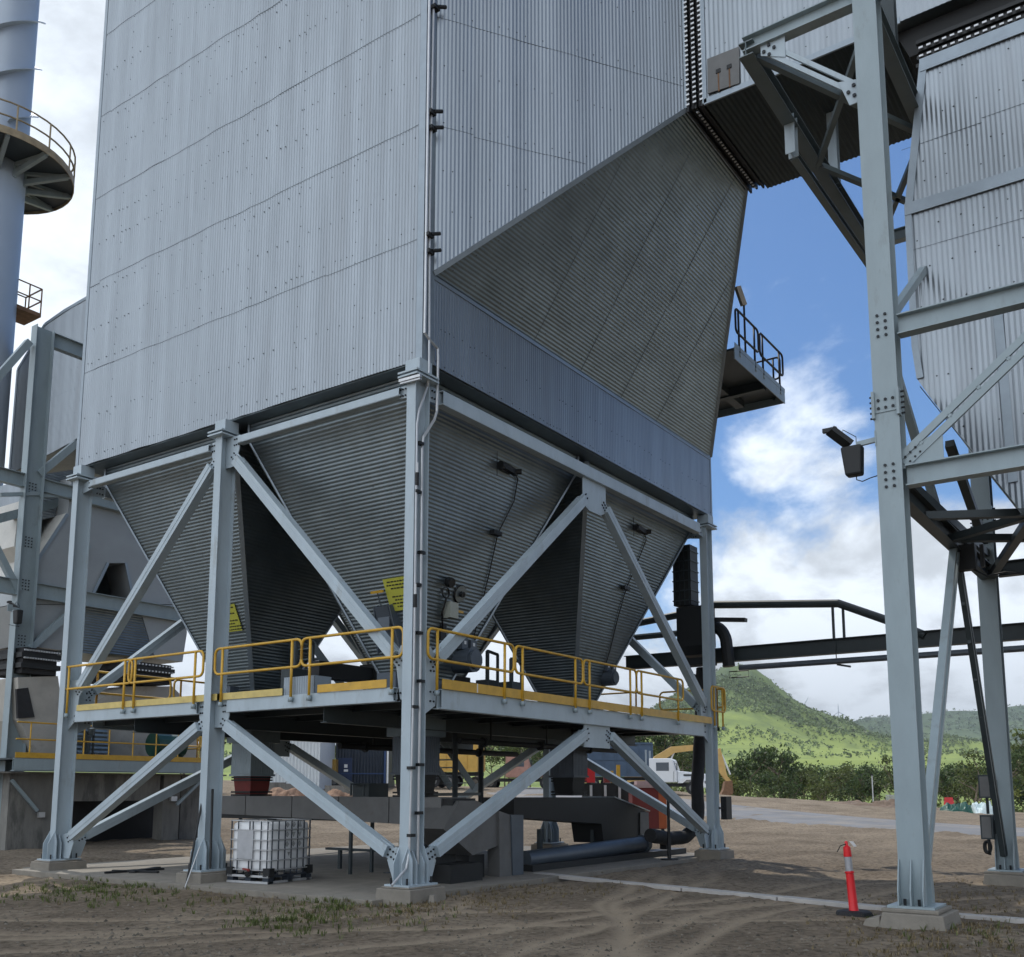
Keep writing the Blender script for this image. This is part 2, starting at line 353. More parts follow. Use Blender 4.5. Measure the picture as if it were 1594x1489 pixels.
for hp, hx, pts in ((hops[0], H00, [(800, 735), (806, 745), (800, 780), (775, 830), (762, 890), (745, 960), (738, 990)]),
                    (hops[2], H10, [(1003, 828), (1006, 840), (990, 880), (975, 915), (962, 960), (950, 1010), (944, 1030)])):
    m = MB(); pp = []
    for px, py in pts:                         # level-probe cable running down the face
        p = P(px, py, 'y', 1.2)
        for _ in range(8):
            q, nn = on_face(hx, 'y', p.x, p.z, .03); p = P(px, py, 'y', q.y)
        pp.append(p)
    m.tube(pp, .014, 6)
    m.build('probe_cable', M_BLACK, hp, HL)
    m = MB(); q, nn = on_face(hx, 'y', pp[0].x-.25, pp[0].z+.02, .08); m.bar(q+V((-.2, 0, .02)), q+V((.25, 0, -.02)), .10, .12); m.cyl(q+V((-.25, 0, 0)), q+V((-.32, 0, 0)), .09, 10); m.cyl(q+V((.2, 0, 0)), q+V((.28, -.12, 0)), .06, 8)
    m.bar(q+V((-.42, 0, .3)), q+V((-.42, 0, -.25)), .012, .012)
    m.build('level_probe', M_BLACK, hp, HL)
    m = MB(); q, nn = on_face(hx, 'y', pp[3].x-.12, pp[3].z, .07); m.box(q, (.28, .12, .09)); m.build('cable_joint', M_BLACK, hp, HL)
# hatch, junction box, knocker and lamps on the near hopper
def place(px, py, hx, face, d=.05):
    p = P(px, py, 'x' if face == 'x' else 'y', 1.4)
    for _ in range(10):
        q, nn = on_face(hx, face, p.y if face == 'x' else p.x, p.z, d); p = P(px, py, face, q.x if face == 'x' else q.y)
    return p, nn
m = MB(); p, nn = place(702, 950, H00, 'y', .10); m.box(p, (.26, .18, .32)); m.build('junction_box', mat('beige_enclosure', (.36, .38, .33), .5), hops[0], HL)
m = MB(); p, nn = place(694, 922, H00, 'y', .03); m.tube([p+V((.11*math.cos(a*.5), 0, .11*math.sin(a*.5))) for a in range(13)], .018, 6, True)
p2, nn = place(697, 905, H00, 'y', .05); m.cyl(p2, p2+nn*.12, .10, 10); p3, _ = place(690, 990, H00, 'y', .05); m.tube([p+V((0, -.02, -.1)), (p+p3)/2+V((-.12, -.03, 0)), p3], .02, 6)
m.build('cable_gland', M_BLACK, hops[0], HL); m = MB(); m.box(p3+V((-.05, 0, .1)), (.18, .1, .36)); m.build('switch_box', M_BLACK, hops[0], HL)
m = MB(); p, nn = place(716, 924, H00, 'y', .02); a, b_, u_ = m.frame(p, p+nn, (0, 0, 1)); m.tube([p+(b_*math.cos(k*math.pi/8)+u_*math.sin(k*math.pi/8))*.17 for k in range(16)], .022, 6, True); m.cyl(p, p+nn*.03, .17, 16, 1); m.cyl(p, p+nn*.10, .06, 8)
m.build('inspection_port', [M_BLACK, M_CLAD2], hops[0], HL)
m = MB(); p, nn = place(716, 952, H00, 'y', .06); m.box(p, (.2, .03, .05)); m.build('valve_handle', M_YEL, hops[0], HL)
for hx, hp, (px, py) in ((H00, hops[0], (602, 975)),):
    m = MB(); p, nn = place(px, py, hx, 'x', .16); a, b_, u_ = m.frame(p, p+nn, (0, 0, 1))
    m.plate([p+b_*.16+u_*.42, p-b_*.16+u_*.42, p-b_*.26-u_*.5, p+b_*.26-u_*.5], b_*.5+nn, .03)
    m.plate([p+b_*.2+u_*.42, p+b_*.2-nn*.2+u_*.42, p+b_*.3-nn*.1-u_*.5, p+b_*.3+nn*.15-u_*.5], b_, .03)
    m.plate([p-b_*.2+u_*.42, p-b_*.2-nn*.2+u_*.42, p-b_*.3-nn*.1-u_*.5, p-b_*.3+nn*.15-u_*.5], b_, .03)
    m.box(p+u_*.1-nn*.05, (.2, .3, .3)); m.bar(p+u_*.42, p+u_*.72, .02, .02, nn, 0)
    m.bar(p+u_*.72-b_*.16, p+u_*.72+b_*.16, .05, .03, nn, 1)
    m.build('access_door', [M_PIPE, M_YEL], hp, HL)
for px, py in ((650, 1050),): pass
# motors of the outlet valves just above the deck
for px, py, hp, s_ in ((722, 1028, hops[0], 1.), (945, 1055, hops[2], .8)):
    m = MB(); p = P(px, py, 'y', 1.9); m.cyl(p+V((0, -.28*s_, 0)), p+V((0, .3*s_, 0)), .26*s_, 18); m.cyl(p+V((0, -.34*s_, 0)), p+V((0, -.28*s_, 0)), .2*s_, 14)
    m.box(p+V((-.1, 0, .34*s_)), (.2, .22, .24)); m.box(p+V((.2, 0, .33*s_)), (.2, .22, .22)); m.build('valve_motor', M_PIPE, hp, HL)
    m = MB(); m.box(p+V((-.1, -.112, .36*s_)), (.07, .01, .07)); m.box(p+V((.2, -.112, .35*s_)), (.07, .01, .07)); m.build('motor_plate', M_WHITE, hp, HL)
# two conduits with clamps that run down the near corner, and along the leg
for nm, pts, r in (('conduit', [(669, -30), (662, 470), (661, 518), (668, 528), (681, 542), (682, 556), (680, 640), (676, 653), (659, 680), (657, 698), (654, 1050), (650, 1345)], .025),
                   ('conduit', [(676, -30), (669, 330), (668, 575), (667, 588), (665, 602), (652, 640), (649, 660), (644, 1040), (637, 1325), (632, 1352), (610, 1378)], .022)):
    m = MB(); pp = []
    for i, (x, y) in enumerate(pts):
        pp.append(P(x, y, 'y', -.07 if y < 600 else .0))
    m.tube(pp, r, 8); m.build(nm, M_GALV, fh, HL)
for x, y in ((678, 12), (672, 175), (673, 200), (668, 366), (669, 392)):
    m = MB(); p = P(x, y, 'y', -.09); m.box(p, (.15, .10, .07)); m.cyl(p+V((.02, -.04, .02)), p+V((.17, -.11, .08)), .035, 8); m.build('conduit_clamp', M_BLACK, fh, HL)
for x, y in ((654, 690), (650, 765), (656, 860), (650, 910), (652, 985), (655, 1060), (645, 1100), (654, 1190), (640, 1195), (652, 1265), (640, 1300)):
    m = MB(); p = P(x, y, 'y', -.0); m.box(p, (.12, .09, .05)); m.build('conduit_clamp', M_BLACK, fh, HL)
m = MB(); p = P(644, 592, 'x', -.2); m.bar(P(622, 593, 'x', -.22), P(655, 584, 'x', -.22), .05, .05); m.bar(P(624, 597, 'x', -.20), P(655, 589, 'x', -.20), .05, .03); m.build('conduit_bracket', M_GALV, fh, HL)
m = MB()
for x, y in ((649, 755), (646, 945)):
    p = P(x, y, 'y', -.01); m.cyl(p, p+V((0, 0, .22)), .035, 8); m.cyl(p+V((0, 0, .22)), p+V((0, 0, .4)), .02, 8, 1)
m.build('conduit_fitting', [M_BLACK, M_WHITE], fh, HL)

# ================================================================== SUPPORT FRAME
FL = V((.04, .10, 0)); fr = thing('support_frame', FL, 'pale blue braced steel frame carrying the large clad filter house', 'steel frame')
def column(x, y, ztop, parent, o, mats=None, h=.38, w=.20, base=True, top=True, zb=0, name='column'):
    mats = mats or [M_STEEL, M_BOLT]; m = MB()
    m.ibeam((x, y, zb+.03), (x, y, ztop), h, w, .016, .011, (1, 0, 0))
    if base:
        m.bounds((x-.36, y-.26, zb), (x+.36, y+.26, zb+.03))
        for sx in (-1, 1):
            X = x+sx*(h/2+.004)
            m.plate([(X, y-w/2, zb+.62), (X, y+w/2, zb+.62), (X, y+w/2+.09, zb+.4), (X, y+w/2+.09, zb+.03), (X, y-w/2-.09, zb+.03), (X, y-w/2-.09, zb+.4)], (1, 0, 0), .02)
            for yy in (y-w/2+.01, y+w/2-.01): m.plate([(x+sx*h/2, yy, zb+.6), (x+sx*(h/2+.02), yy, zb+.6), (x+sx*(h/2+.15), yy, zb+.36), (x+sx*(h/2+.15), yy, zb+.03), (x+sx*h/2, yy, zb+.03)], (0, 1, 0), .014)
            for yy in (y-.17, y+.17): m.cyl((x+sx*.3, yy, zb+.03), (x+sx*.3, yy, zb+.13), .018, 6, 1)
        for xx in (x-.09, x+.09):
            m.plate([(xx, y-.01, zb+.55), (xx, y-.1, zb+.55), (xx, y-.2, zb+.36), (xx, y-.2, zb+.03), (xx, y-.01, zb+.03)], (1, 0, 0), .014)
    if top:
        for z in (ZB-.36, ZB-.29): m.bounds((x-.30, y-.22, z-.016), (x+.30, y+.22, z+.016))
        m.bounds((x-.17, y-.16, ZB-.27), (x+.17, y+.16, ZB-.03))
    return m.build(name, mats, parent, o)
CX = [(.04, .10), (.04, 5.19), (.04, 10.23), (12.13, .10), (12.13, 5.19), (12.13, 10.23)]
for x, y in CX: column(x, y, ZB-.38, fr, FL)
def brace(p0, p1, nrm, parent, o, w=.19, h=.20, mats=None, g0=1, g1=1, gl=.34, nm='brace', in0=.22, in1=.22):
    """square tube with slotted gusset ends in the plane with normal nrm"""
    mats = mats or [M_STEEL, M_BOLT]; m = MB(); p0 = V(p0); p1 = V(p1); d = (p1-p0).normalized(); nn = V(nrm); s_ = nn.cross(d)
    m.bar(p0+d*in0, p1-d*in1, h, w, nrm)
    m.bar(p0+d*(in0+.01)+nn*(w/2+.004), p1-d*(in1+.01)+nn*(w/2+.004), h*.16, .006, nrm)
    for g, p, dd in ((g0, p0, d), (g1, p1, -d)):
        if g:
            m.bar(p-dd*.02, p+dd*(gl+.12), h+.02, .022, nrm)
            m.bolts(p+dd*.12+nn*.01, nn, dd, 3, .075, s_, 2, .10); m.bolts(p+dd*.12-nn*.01, -nn, dd, 3, .075, s_, 2, .10)
    return m.build(nm, mats, parent, o)
X0, Y0, ZP = .04, .10, 3.24
# left face
for a, b in (((X0, 4.98, 2.86), (X0, .40, .42)), ((X0, 5.42, 2.86), (X0, 9.95, .42)), ((X0, 4.98, 8.22), (X0, .36, 3.62)), ((X0, 5.42, 8.22), (X0, 9.95, 3.62))):
    brace(a, b, (-1, 0, 0), fr, FL)
# front face
for a, b in (((5.75, Y0, 2.78), (.42, Y0, .42)), ((6.45, Y0, 2.78), (11.8, Y0, .42)), ((5.78, Y0, 7.95), (.44, Y0, 3.62)), ((6.42, Y0, 7.95), (11.85, Y0, 3.62))):
    brace(a, b, (0, -1, 0), fr, FL)
# back and far faces
for a, b in (((5.75, 10.23, 2.78), (.42, 10.23, .42)), ((6.45, 10.23, 2.78), (11.8, 10.23, .42)), ((5.78, 10.23, 7.95), (.44, 10.23, 3.62)), ((6.42, 10.23, 7.95), (11.85, 10.23, 3.62))):
    brace(a, b, (0, -1, 0), fr, FL)
for a, b in (((12.13, 4.98, 2.86), (12.13, .40, .42)), ((12.13, 5.42, 2.86), (12.13, 9.95, .42)), ((12.13, 4.98, 8.22), (12.13, .36, 3.62)), ((12.13, 5.42, 8.22), (12.13, 9.95, 3.62))):
    brace(a, b, (-1, 0, 0), fr, FL)
# gussets
def gput(m): m.build('gusset_plate', [M_STEEL, M_BOLT], fr, FL)
for (x, y) in CX:
    sy = [s for s in (-1, 1) if (y > .2 or s > 0) and (y < 10 or s < 0)]
    for s in sy:
        for zc, z1, dz in ((3.28, .62, -.62), (8.38, .28, -.42), (.35, .25, -.3)):
            k = .42 if zc != .35 else .5
            if abs(y-5.19) < .1 and zc == .35: continue
            if zc == 3.28 and abs(y-5.19) > .1: poly = [(x, y+s*.02, 3.25-.42), (x, y+s*.30, 3.05), (x, y+s*.42, 3.75), (x, y+s*.30, 3.95), (x, y+s*.02, 3.95)]
            elif zc == 3.28: poly = [(x, y+s*.02, 2.72), (x, y+s*.36, 2.72), (x, y+s*.45, 2.95), (x, y+s*.45, 3.26), (x, y+s*.02, 3.26)]
            elif zc == 8.38 and abs(y-5.19) < .1: poly = [(x, y+s*.02, 7.95), (x, y+s*.30, 7.95), (x, y+s*.42, 8.3), (x, y+s*.42, 8.58), (x, y+s*.02, 8.58)]
            elif zc == 8.38: poly = [(x, y+s*.02, 8.30), (x, y+s*.42, 8.36), (x, y+s*.42, 8.56), (x, y+s*.02, 8.56)]
            else: poly = [(x, y+s*.02, .04), (x, y+s*.38, .04), (x, y+s*.52, .38), (x, y+s*.34, .60), (x, y+s*.02, .52)]
            m = MB(); m.plate(poly, (1, 0, 0), .02)
            if zc != .35: m.bolts((x-.01, y+s*.34, zc-.2 if zc < 5 else zc+.07), (-1, 0, 0), (0, 1, 0), 3, .06, (0, 0, 1), 2, .12)
            gput(m)
for y in (.10, 10.23):
    for x, s in ((.04, 1), (12.13, -1)):
        m = MB(); m.plate([(x+s*.15, y, 2.72), (x+s*.55, y, 2.95), (x+s*.62, y, 3.7), (x+s*.42, y, 3.95), (x+s*.15, y, 3.95)], (0, 1, 0), .02)
        m2 = MB(); m2.plate([(x+s*.15, y, .04), (x+s*.5, y, .04), (x+s*.62, y, .36), (x+s*.42, y, .58), (x+s*.15, y, .5)], (0, 1, 0), .02)
        m3 = MB(); m3.plate([(x+s*.15, y, 8.3), (x+s*.55, y, 8.34), (x+s*.55, y, 8.6), (x+s*.15, y, 8.6)], (0, 1, 0), .02)
        for zz_ in (3.1, 3.62): m.bolts((x+s*.45, y-.01, zz_), (0, -1, 0), (1, 0, 0), 2, .09, (0, 0, 1), 2, .16)
        m3.bolts((x+s*.42, y-.01, 8.46), (0, -1, 0), (1, 0, 0), 3, .07, (0, 0, 1), 2, .13)
        gput(m); gput(m2); gput(m3)
    m = MB(); m2 = MB(); m.plate([(5.55, y, 2.92), (6.65, y, 2.92), (6.65, y, 2.42), (5.55, y, 2.42)], (0, 1, 0), .024)
    m2.plate([(5.60, y, 8.42), (6.60, y, 8.42), (6.60, y, 7.72), (6.35, y, 7.62), (5.85, y, 7.62), (5.60, y, 7.72)], (0, 1, 0), .024)
    for s in (-1, 1): m2.bolts((6.1+s*.42, y-.012, 7.86), (0, -1, 0), (.75, 0, -s*.66), 3, .07, (s*.66, 0, .75), 2, .10); m.bolts((6.1+s*.45, y-.012, 2.62), (0, -1, 0), (.8, 0, -s*.5), 2, .08, (s*.5, 0, .8), 2, .10)
    gput(m); gput(m2)
# perimeter beams
def beam(p0, p1, h, w, nm='beam', parent=None, o=None, mats=M_STEEL):
    m = MB(); m.ibeam(p0, p1, h, w); return m.build(nm, mats, parent or fr, o if o is not None else FL)
for x in (.04, 12.13):
    beam((x, .46, ZP-.12), (x, 4.76, ZP-.12), .24, .16); beam((x, 5.62, ZP-.12), (x, 9.86, ZP-.12), .24, .16)
    beam((x, .46, 8.46), (x, 4.76, 8.46), .15, .15); beam((x, 5.62, 8.46), (x, 9.86, 8.46), .15, .15)
for y in (.10, 10.23):
    beam((.64, y, ZP-.17), (11.55, y, ZP-.17), .34, .18); beam((.60, y, 8.46), (11.6, y, 8.46), .26, .18)
# slots covering the front web (channel-faced look)
m = MB(); m.bounds((.66, .008, ZP-.33), (11.5, .016, ZP-.01)); m.bounds((.62, .008, 8.34), (11.58, .016, 8.58))
for a, b in ((.48, 4.74), (5.64, 9.84)): m.bounds((-.044, a, ZP-.235), (-.036, b, ZP-.005)); m.bounds((-.044, a, 8.395), (-.036, b, 8.525))
m.build('web_plate', M_STEEL, fr, FL)

# ================================================================== ACCESS PLATFORM
PL = V((0, 0, ZP)); pf = thing('access_platform', PL, 'walkway platform with yellow handrails around the hopper outlets', 'platform')
m = MB(); m.bounds((.13, .2, ZP-.05), (12.04, 10.14, ZP-.015)); m.build('deck', M_DARKST, pf, PL)  # near-black tone holds the shade below the platform
m = MB()
for k in range(9):
    x = .9+k*1.3; m.ibeam((x, .2, ZP-.17), (x, 10.14, ZP-.17), .22, .1)
for y in (2.3, 5.19, 7.9): m.ibeam((.14, y, ZP-.36), (12.0, y, ZP-.36), .32, .15)
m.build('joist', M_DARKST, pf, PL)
def rail_panel(p0, p1, parent, o, zk=.5, zt=1.0, posts=(.2, .2), r=.026, mats=None, toe=0, rr=.12, drop=.12, nm='handrail'):
    p0 = V(p0); p1 = V(p1); L = (p1-p0).length; d = (p1-p0)/L; u = V((0, 0, 1)); m = MB(); pts = []
    for cx_, cz_, a0 in ((L-rr, zt-rr, 0), (rr, zt-rr, 90), (rr, zk+rr, 180), (L-rr, zk+rr, 270)):
        for k in range(5):
            a = R(a0+(90 if True else 0)*k/4); 
            a = R(a0)+R(90)*k/4
            pts.append(p0+d*(cx_+rr*math.cos(a))+u*(cz_+rr*math.sin(a)))
    m.tube(pts, r, 8, True)
    n = d.cross(u)
    for s_ in posts:
        q = p0+d*(s_ if s_ >= 0 else L+s_); m.tube([q-u*drop, q+u*(zt-.01)], r, 8); m.box(q-u*(drop-.03), (.07, .07, .09), 1)
    return m.build(nm, mats or [M_YEL, M_STEEL2], parent, o, smooth=True)
RXL = -.10
for a, b in (((103, 1040), (206, 1025)), ((205, 1025), (316, 1010))): pass
def yl(px, py): return P(px, py, 'x', RXL).y
for x0, x1, toe in ((102, 208, 1), (203, 318, 1), (336, 470, 1), (470, 628, 0)):
    ya, yb = yl(x0, 1000), yl(x1, 1000); rail_panel((RXL, ya, ZP), (RXL, yb, ZP), pf, PL, posts=(.22, -.25))
RYF = -.05
def xf(px): return P(px, 1020, 'y', RYF).x
for x0, x1 in ((666, 800), (802, 907), (908, 990), (990, 1062)):
    rail_panel((xf(x0), RYF, ZP), (xf(x1), RYF, ZP), pf, PL, posts=(.25, -.3), zk=.48)
rail_panel((11.85, -.06, ZP), (12.75, -.06, ZP), pf, PL, posts=(.18, -.18), zk=.35)
rail_panel((12.78, -.02, ZP), (12.78, 1.9, ZP), pf, PL)
for k in range(5): rail_panel((.6+k*2.3, 10.38, ZP), (2.8+k*2.3, 10.38, ZP), pf, PL)
for k in range(4): rail_panel((12.3, 2.2+k*2.1, ZP), (12.3, 4.2+k*2.1, ZP), pf, PL)
for a, b in (((8.3, 5.2), (10.4, 5.2)), ((10.5, 5.2), (12.0, 5.2)), ((4.2, 5.15), (4.9, 5.15))): rail_panel((*a, ZP), (*b, ZP), pf, PL)
m = MB()
m.bounds((-.07, yl(492, 1070), ZP), (-.058, .62, ZP+.14), 0); m.bounds((-.071, 1.05, ZP), (-.06, 1.07, ZP+.141), 0)
m.bounds((.62, -.04, ZP), (11.9, -.028, ZP+.17), 0)
m.bounds((1.6, -.043, ZP+.01), (1.63, -.039, ZP+.171), 2)
m.bounds((-.07, 5.0, ZP), (-.058, yl(437, 1080), ZP+.13), 1); m.bounds((-.07, 9.75, ZP), (-.058, 4.92, ZP+.13), 1)
m.bounds((.6, 10.30, ZP), (12, 10.31, ZP+.15), 0); m.bounds((12.24, 2.2, ZP), (12.25, 10.3, ZP+.15), 0)
m.build('toe_board', [M_YEL, M_YELP, M_WHITE], pf, PL)
bx = MB(); y0_, y1_ = yl(484, 1070), yl(437, 1070)
corr(bx, [(-.02, y1_, ZP+.0), (-.02, y0_, ZP+.0), (-.02, y0_, ZP+.33), (-.02, y1_, ZP+.33)], (0, 0, 1), pitch=.06, amp=.012)
bx.bounds((-.01, min(y0_, y1_), ZP), (.4, max(y0_, y1_), ZP+.33)); 
tag(bx.build('equipment_cover', [M_FLASH], None, (0, (y0_+y1_)/2, ZP)), 'small ribbed grey metal cover standing on the platform edge behind the handrail', 'metal cover')
# inner stair seen through the hoppers
for X_, sg_, Y_, Z_ in ((7.5, 1, 5.9, -1), (5.4, -1, 6.2, 1)):
    st = MB()
    for k in range(8): st.box((X_+sg_*(.12+k*.235), Y_+.4, ZP+Z_*(.1+k*.205)), (.25, .78, .03))
    for dy in (0, .8): st.bar((X_, Y_+dy, ZP), (X_+sg_*1.9, Y_+dy, ZP+Z_*1.65), .03, .2)
    st.build('stair', M_STEEL2, pf, PL)
# warning signs on the hoppers (unreadable small lettering)
M_SIGN = mat('sign_yellow', (.50, .50, .07), .5, 0, .06, 4); M_INK = mat('sign_ink', (.02, .02, .01), .6)
def sign(c0, hx, rowlen, label, w=.62, h=.62):
    p, nn = place(c0[0], c0[1], hx, 'x', .03); m = MB(); a, rr_, uu = m.frame(p, p+nn, (0, 0, 1)); sx = V((0, -1, 0))
    m.plate([p-sx*w/2-uu*h/2, p+sx*w/2-uu*h/2, p+sx*w/2+uu*h/2, p-sx*w/2+uu*h/2], nn, .008)
    y = h/2-.07; rg = random.Random(rowlen)
    for k in range(8):
        if k == 3: y -= .03; 
        ln = (.48, .54, .36, 0, .40, .30, .46, .26)[(k+rowlen) % 8 if k != 3 else 3]; x = -ln/2
        while x < ln/2:
            wl = rg.uniform(.03, .09); q = p+nn*.006+uu*y+sx*(x+wl/2); m.plate([q-sx*wl/2-uu*.014, q+sx*wl/2-uu*.014, q+sx*wl/2+uu*.014, q-sx*wl/2+uu*.014], nn, .003, 1); x += wl+.018
        y -= .068
    return tag(m.build('warning_sign', [M_SIGN, M_INK], None, p), label, 'sign', 'yellow warning signs on the hoppers')
sign((622, 924), H00, 0, 'yellow warning sign on the near hopper beside the corner leg', .66, .66)
sign((358, 962), H01, 2, 'yellow warning sign on the left hopper half hidden by the middle leg', .56, .62)

# footings
fg = 'concrete footings under the steel legs'
for (x, y), lab in zip(CX, ('concrete footing with a cut corner under the nearest leg of the filter house', 'square concrete footing under the middle left leg with rods leaning by it', 'concrete footing under the far left leg at the slab end',
        'dark concrete footing under the right front leg by the yard', 'concrete footing under the middle leg of the far side', 'concrete footing under the rear far leg')):
    m = MB(); m.hexa([V((x+a, y+b, GZ-.2)) for a, b in ((-.46, -.38), (.46, -.38), (.46, .38), (-.46, .38))], [V((x+a, y+b, -.03)) for a, b in ((-.44, -.36), (.44, -.36), (.44, .36), (-.44, .36))])
    m.bounds((x-.40, y-.30, -.03), (x+.40, y+.30, -.001))
    tag(m.build('concrete_footing', M_CONC, None, (x, y, GZ), bevel=.012), lab, 'footing', fg)

# ================================================================== GAS DUCT and its riser on the right
DL = V((6.2, -6, ZD)); du = thing('gas_duct', DL, 'overhead corrugated clad duct leaving the filter house and turning down on the right', 'duct')
YB, ZX = -3.42, 15.2
m = MB(); info = corr(m, [(AX-.03, YB, ZX), (AX-.03, -16, ZX), (AX-.03, -16, 20.5), (AX-.03, YB, 20.5)], (0, 0, 1), pitch=.1, amp=.009, panel=.8, bow=.005, seed=12)
if info[4].x > 0: info = info[:4]+(-info[4],)+info[5:]
b0 = info[1]((info[2]+info[3])/2)[0]; sg = 1 if info[6].z > 0 else -1
sheet_detail(m, info, [], [b0+sg*(z-ZX)+(0 if sg > 0 else 0) for z in (15.5, 16.3, 17.3)] if sg > 0 else [], seed=13, pitch=.4)
m.build('duct_wall', [M_CLAD, M_SEAM, M_SCREW], du, DL)
m = MB(); m.bounds((AX, -16, ZX+.02), (8.1, YB, 20.5)); m.build('casing', M_CLAD2, du, DL)
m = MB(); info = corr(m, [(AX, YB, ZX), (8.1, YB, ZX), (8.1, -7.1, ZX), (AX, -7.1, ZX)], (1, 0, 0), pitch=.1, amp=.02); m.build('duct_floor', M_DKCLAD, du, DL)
m = MB(); m.bounds((AX-.06, YB-.06, ZX-.02), (AX+.02, YB+.03, 20.5)); m.bounds((AX-.06, -7.2, ZX-.05), (AX-.02, YB, ZX+.07)); m.build('duct_flashing', M_FLASH, du, DL)
m = MB(); q = [P(px, py, 'x', AX-.07) for px, py in ((1101, 92), (1151, 72), (1151, 130), (1102, 146))]; m.plate(q, (1, 0, 0), .03)
q2 = [P(px, py, 'x', AX-.09) for px, py in ((1118, 110), (1135, 103))]
for p in q2: m.box(p, (.02, .1, .09), 1); m.box(p-V((0, 0, .25)), (.012, .03, .4), 2)
m.build('access_hatch', [M_GREYP, M_BLACK, M_RUST], du, DL, bevel=.01)
# bellows between inlet and duct
m = MB()
for y, e, mi in ((-3.07, .05, 1), (-3.15, -.02, 0), (-3.22, .02, 1), (-3.30, -.02, 0), (-3.37, .04, 1)):
    m.bounds((AX-e, y-.02, ZX-e), (BX+e+.1, y+.02, 20.5), mi)
m.bounds((AX+.08, -3.4, ZX+.06), (BX-.05, -3.0, 20.5), 0)
for k in range(46):
    for y in (-3.07, -3.22, -3.37): m.box((AX-.055, y, ZX+.1+k*.11), (.02, .07, .04), 2)
for k in range(28):
    for y in (-3.22,): m.box((AX+.1+k*.115, y, ZX-.04), (.04, .05, .02), 2)
m.build('expansion_joint', [M_RUBBER, M_BLACK, M_GALV], du, DL)
# elbow hood over the riser, seen dark from below
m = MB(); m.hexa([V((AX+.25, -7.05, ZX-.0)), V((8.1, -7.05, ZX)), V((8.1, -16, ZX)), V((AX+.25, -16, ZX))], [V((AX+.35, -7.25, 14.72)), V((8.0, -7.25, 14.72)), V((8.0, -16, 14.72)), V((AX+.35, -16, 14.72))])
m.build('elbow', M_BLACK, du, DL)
m = MB()
for k, (z, mi, e) in enumerate(((14.75, 0, .02), (14.68, 1, -.05), (14.6, 0, .0), (14.52, 1, -.05), (14.44, 0, .02), (14.36, 1, -.04), (14.28, 0, .04))):
    m.bounds((AX+.1-e, -16, z-.035), (8, -7.44+e, z+.035), mi)
for k in range(60):
    for z in (14.6, 14.44): m.box((AX+.06, -7.5-k*.13, z), (.03, .07, .035), 2)
m.build('riser_joint', [M_BLACK, M_RUBBER, M_GALV], du, DL)

RL = V((6.2, -9, 5)); rv = thing('gas_riser', RL, 'tall corrugated clad hopper shaped riser behind the right steel leg', 'duct')
XV = 4.6
m = MB(); b_ = [(XV, -7.46, 14.22), (XV, -16, 14.22)]
def yv(px, py): return P(px, py, 'x', XV)
c0 = [yv(1432, 100), yv(1409, 328)]; upper = [c0[0], c0[1], V((XV, -16, c0[1].z)), V((XV, -16, c0[0].z))]
info = corr(m, upper, (0, 0, 1), seed=21)
lower = [c0[1], yv(1420, 540), yv(1428, 590), yv(1446, 616), yv(1594, 801), V((XV, -16, 1.5)), V((XV, -16, c0[1].z))]
lw = [V((XV, p.y, p.z)) for p in lower]
info2 = corr(m, lw, (0, 0, 1), seed=22, pitch=.085, amp=.012)
for inf, laps, rows, sdn in ((info, (12.75,), (13.9, 13.2, 12.4, 12.0), 1), (info2, (10.75,), (11.2, 10.95, 10.45, 9.75, 8.45, 7.5, 6.9), 2)):
    if inf[4].x > 0: inf = inf[:4]+(-inf[4],)+inf[5:]
    e = inf[6]; z_0 = inf[0](0, 0).z; f = lambda z: (z-z_0)/e.z
    sheet_detail(m, inf, [f(z) for z in laps], [f(z) for z in rows], seed=sdn, pitch=.36)
m.build('riser_cladding', [M_CLAD, M_SEAM, M_SCREW], rv, RL)
m = MB(); yb = -7.30
m.hexa([c0[0]+V((.03, 0, 0)), V((7.9, c0[0].y, c0[0].z)), V((7.9, -16, c0[0].z)), V((XV+.03, -16, c0[0].z))], [c0[1]+V((.03, 0, 0)), V((7.9, c0[1].y, c0[1].z)), V((7.9, -16, c0[1].z)), V((XV+.03, -16, c0[1].z))])
q = lw[:5]; m.hexa([p+V((.03, -.02, 0)) for p in lw], [V((7.9, p.y-.02, p.z)) for p in lw]); m.build('casing', M_CLAD2, rv, RL)
m = MB(); m.bar(c0[0]+V((-.02, -.06, .0)), c0[1]+V((-.02, -.06, 0)), .13, .03, (-1, 0, 0)); m.bar(c0[1]+V((-.02, -.05, .06)), lw[1]+V((-.02, -.05, 0)), .11, .03, (-1, 0, 0)); m.bar(lw[1]+V((-.02, -.05, 0)), lw[2]+V((-.02, -.05, 0)), .11, .03, (-1, 0, 0))
m.bar(V((XV-.03, c0[1].y, c0[1].z)), V((XV-.03, -16, c0[1].z)), .03, .22); m.bar(V((XV-.03, c0[0].y, c0[0].z-.05)), V((XV-.03, -16, c0[0].z-.05)), .03, .24)
m.bar(V((XV-.03, -8.43, lw[0].z-2.0)), V((XV-.03, -8.48, 6.4)), .14, .03, (-1, 0, 0)); m.build('riser_flashing', M_FLASH, rv, RL)
m = MB(); s0, s1 = lw[3], lw[4]; corr(m, [s0+V((-.0, .02, 0)), s0+V((-.9, -.05, -.15)), V((s1.x-.9, s1.y-.05, s1.z-.15)), V((s1.x, s1.y+.02, s1.z))], (s1-s0), pitch=.05, amp=.014)
m.build('sloping_skirt', M_CLAD, rv, RL)

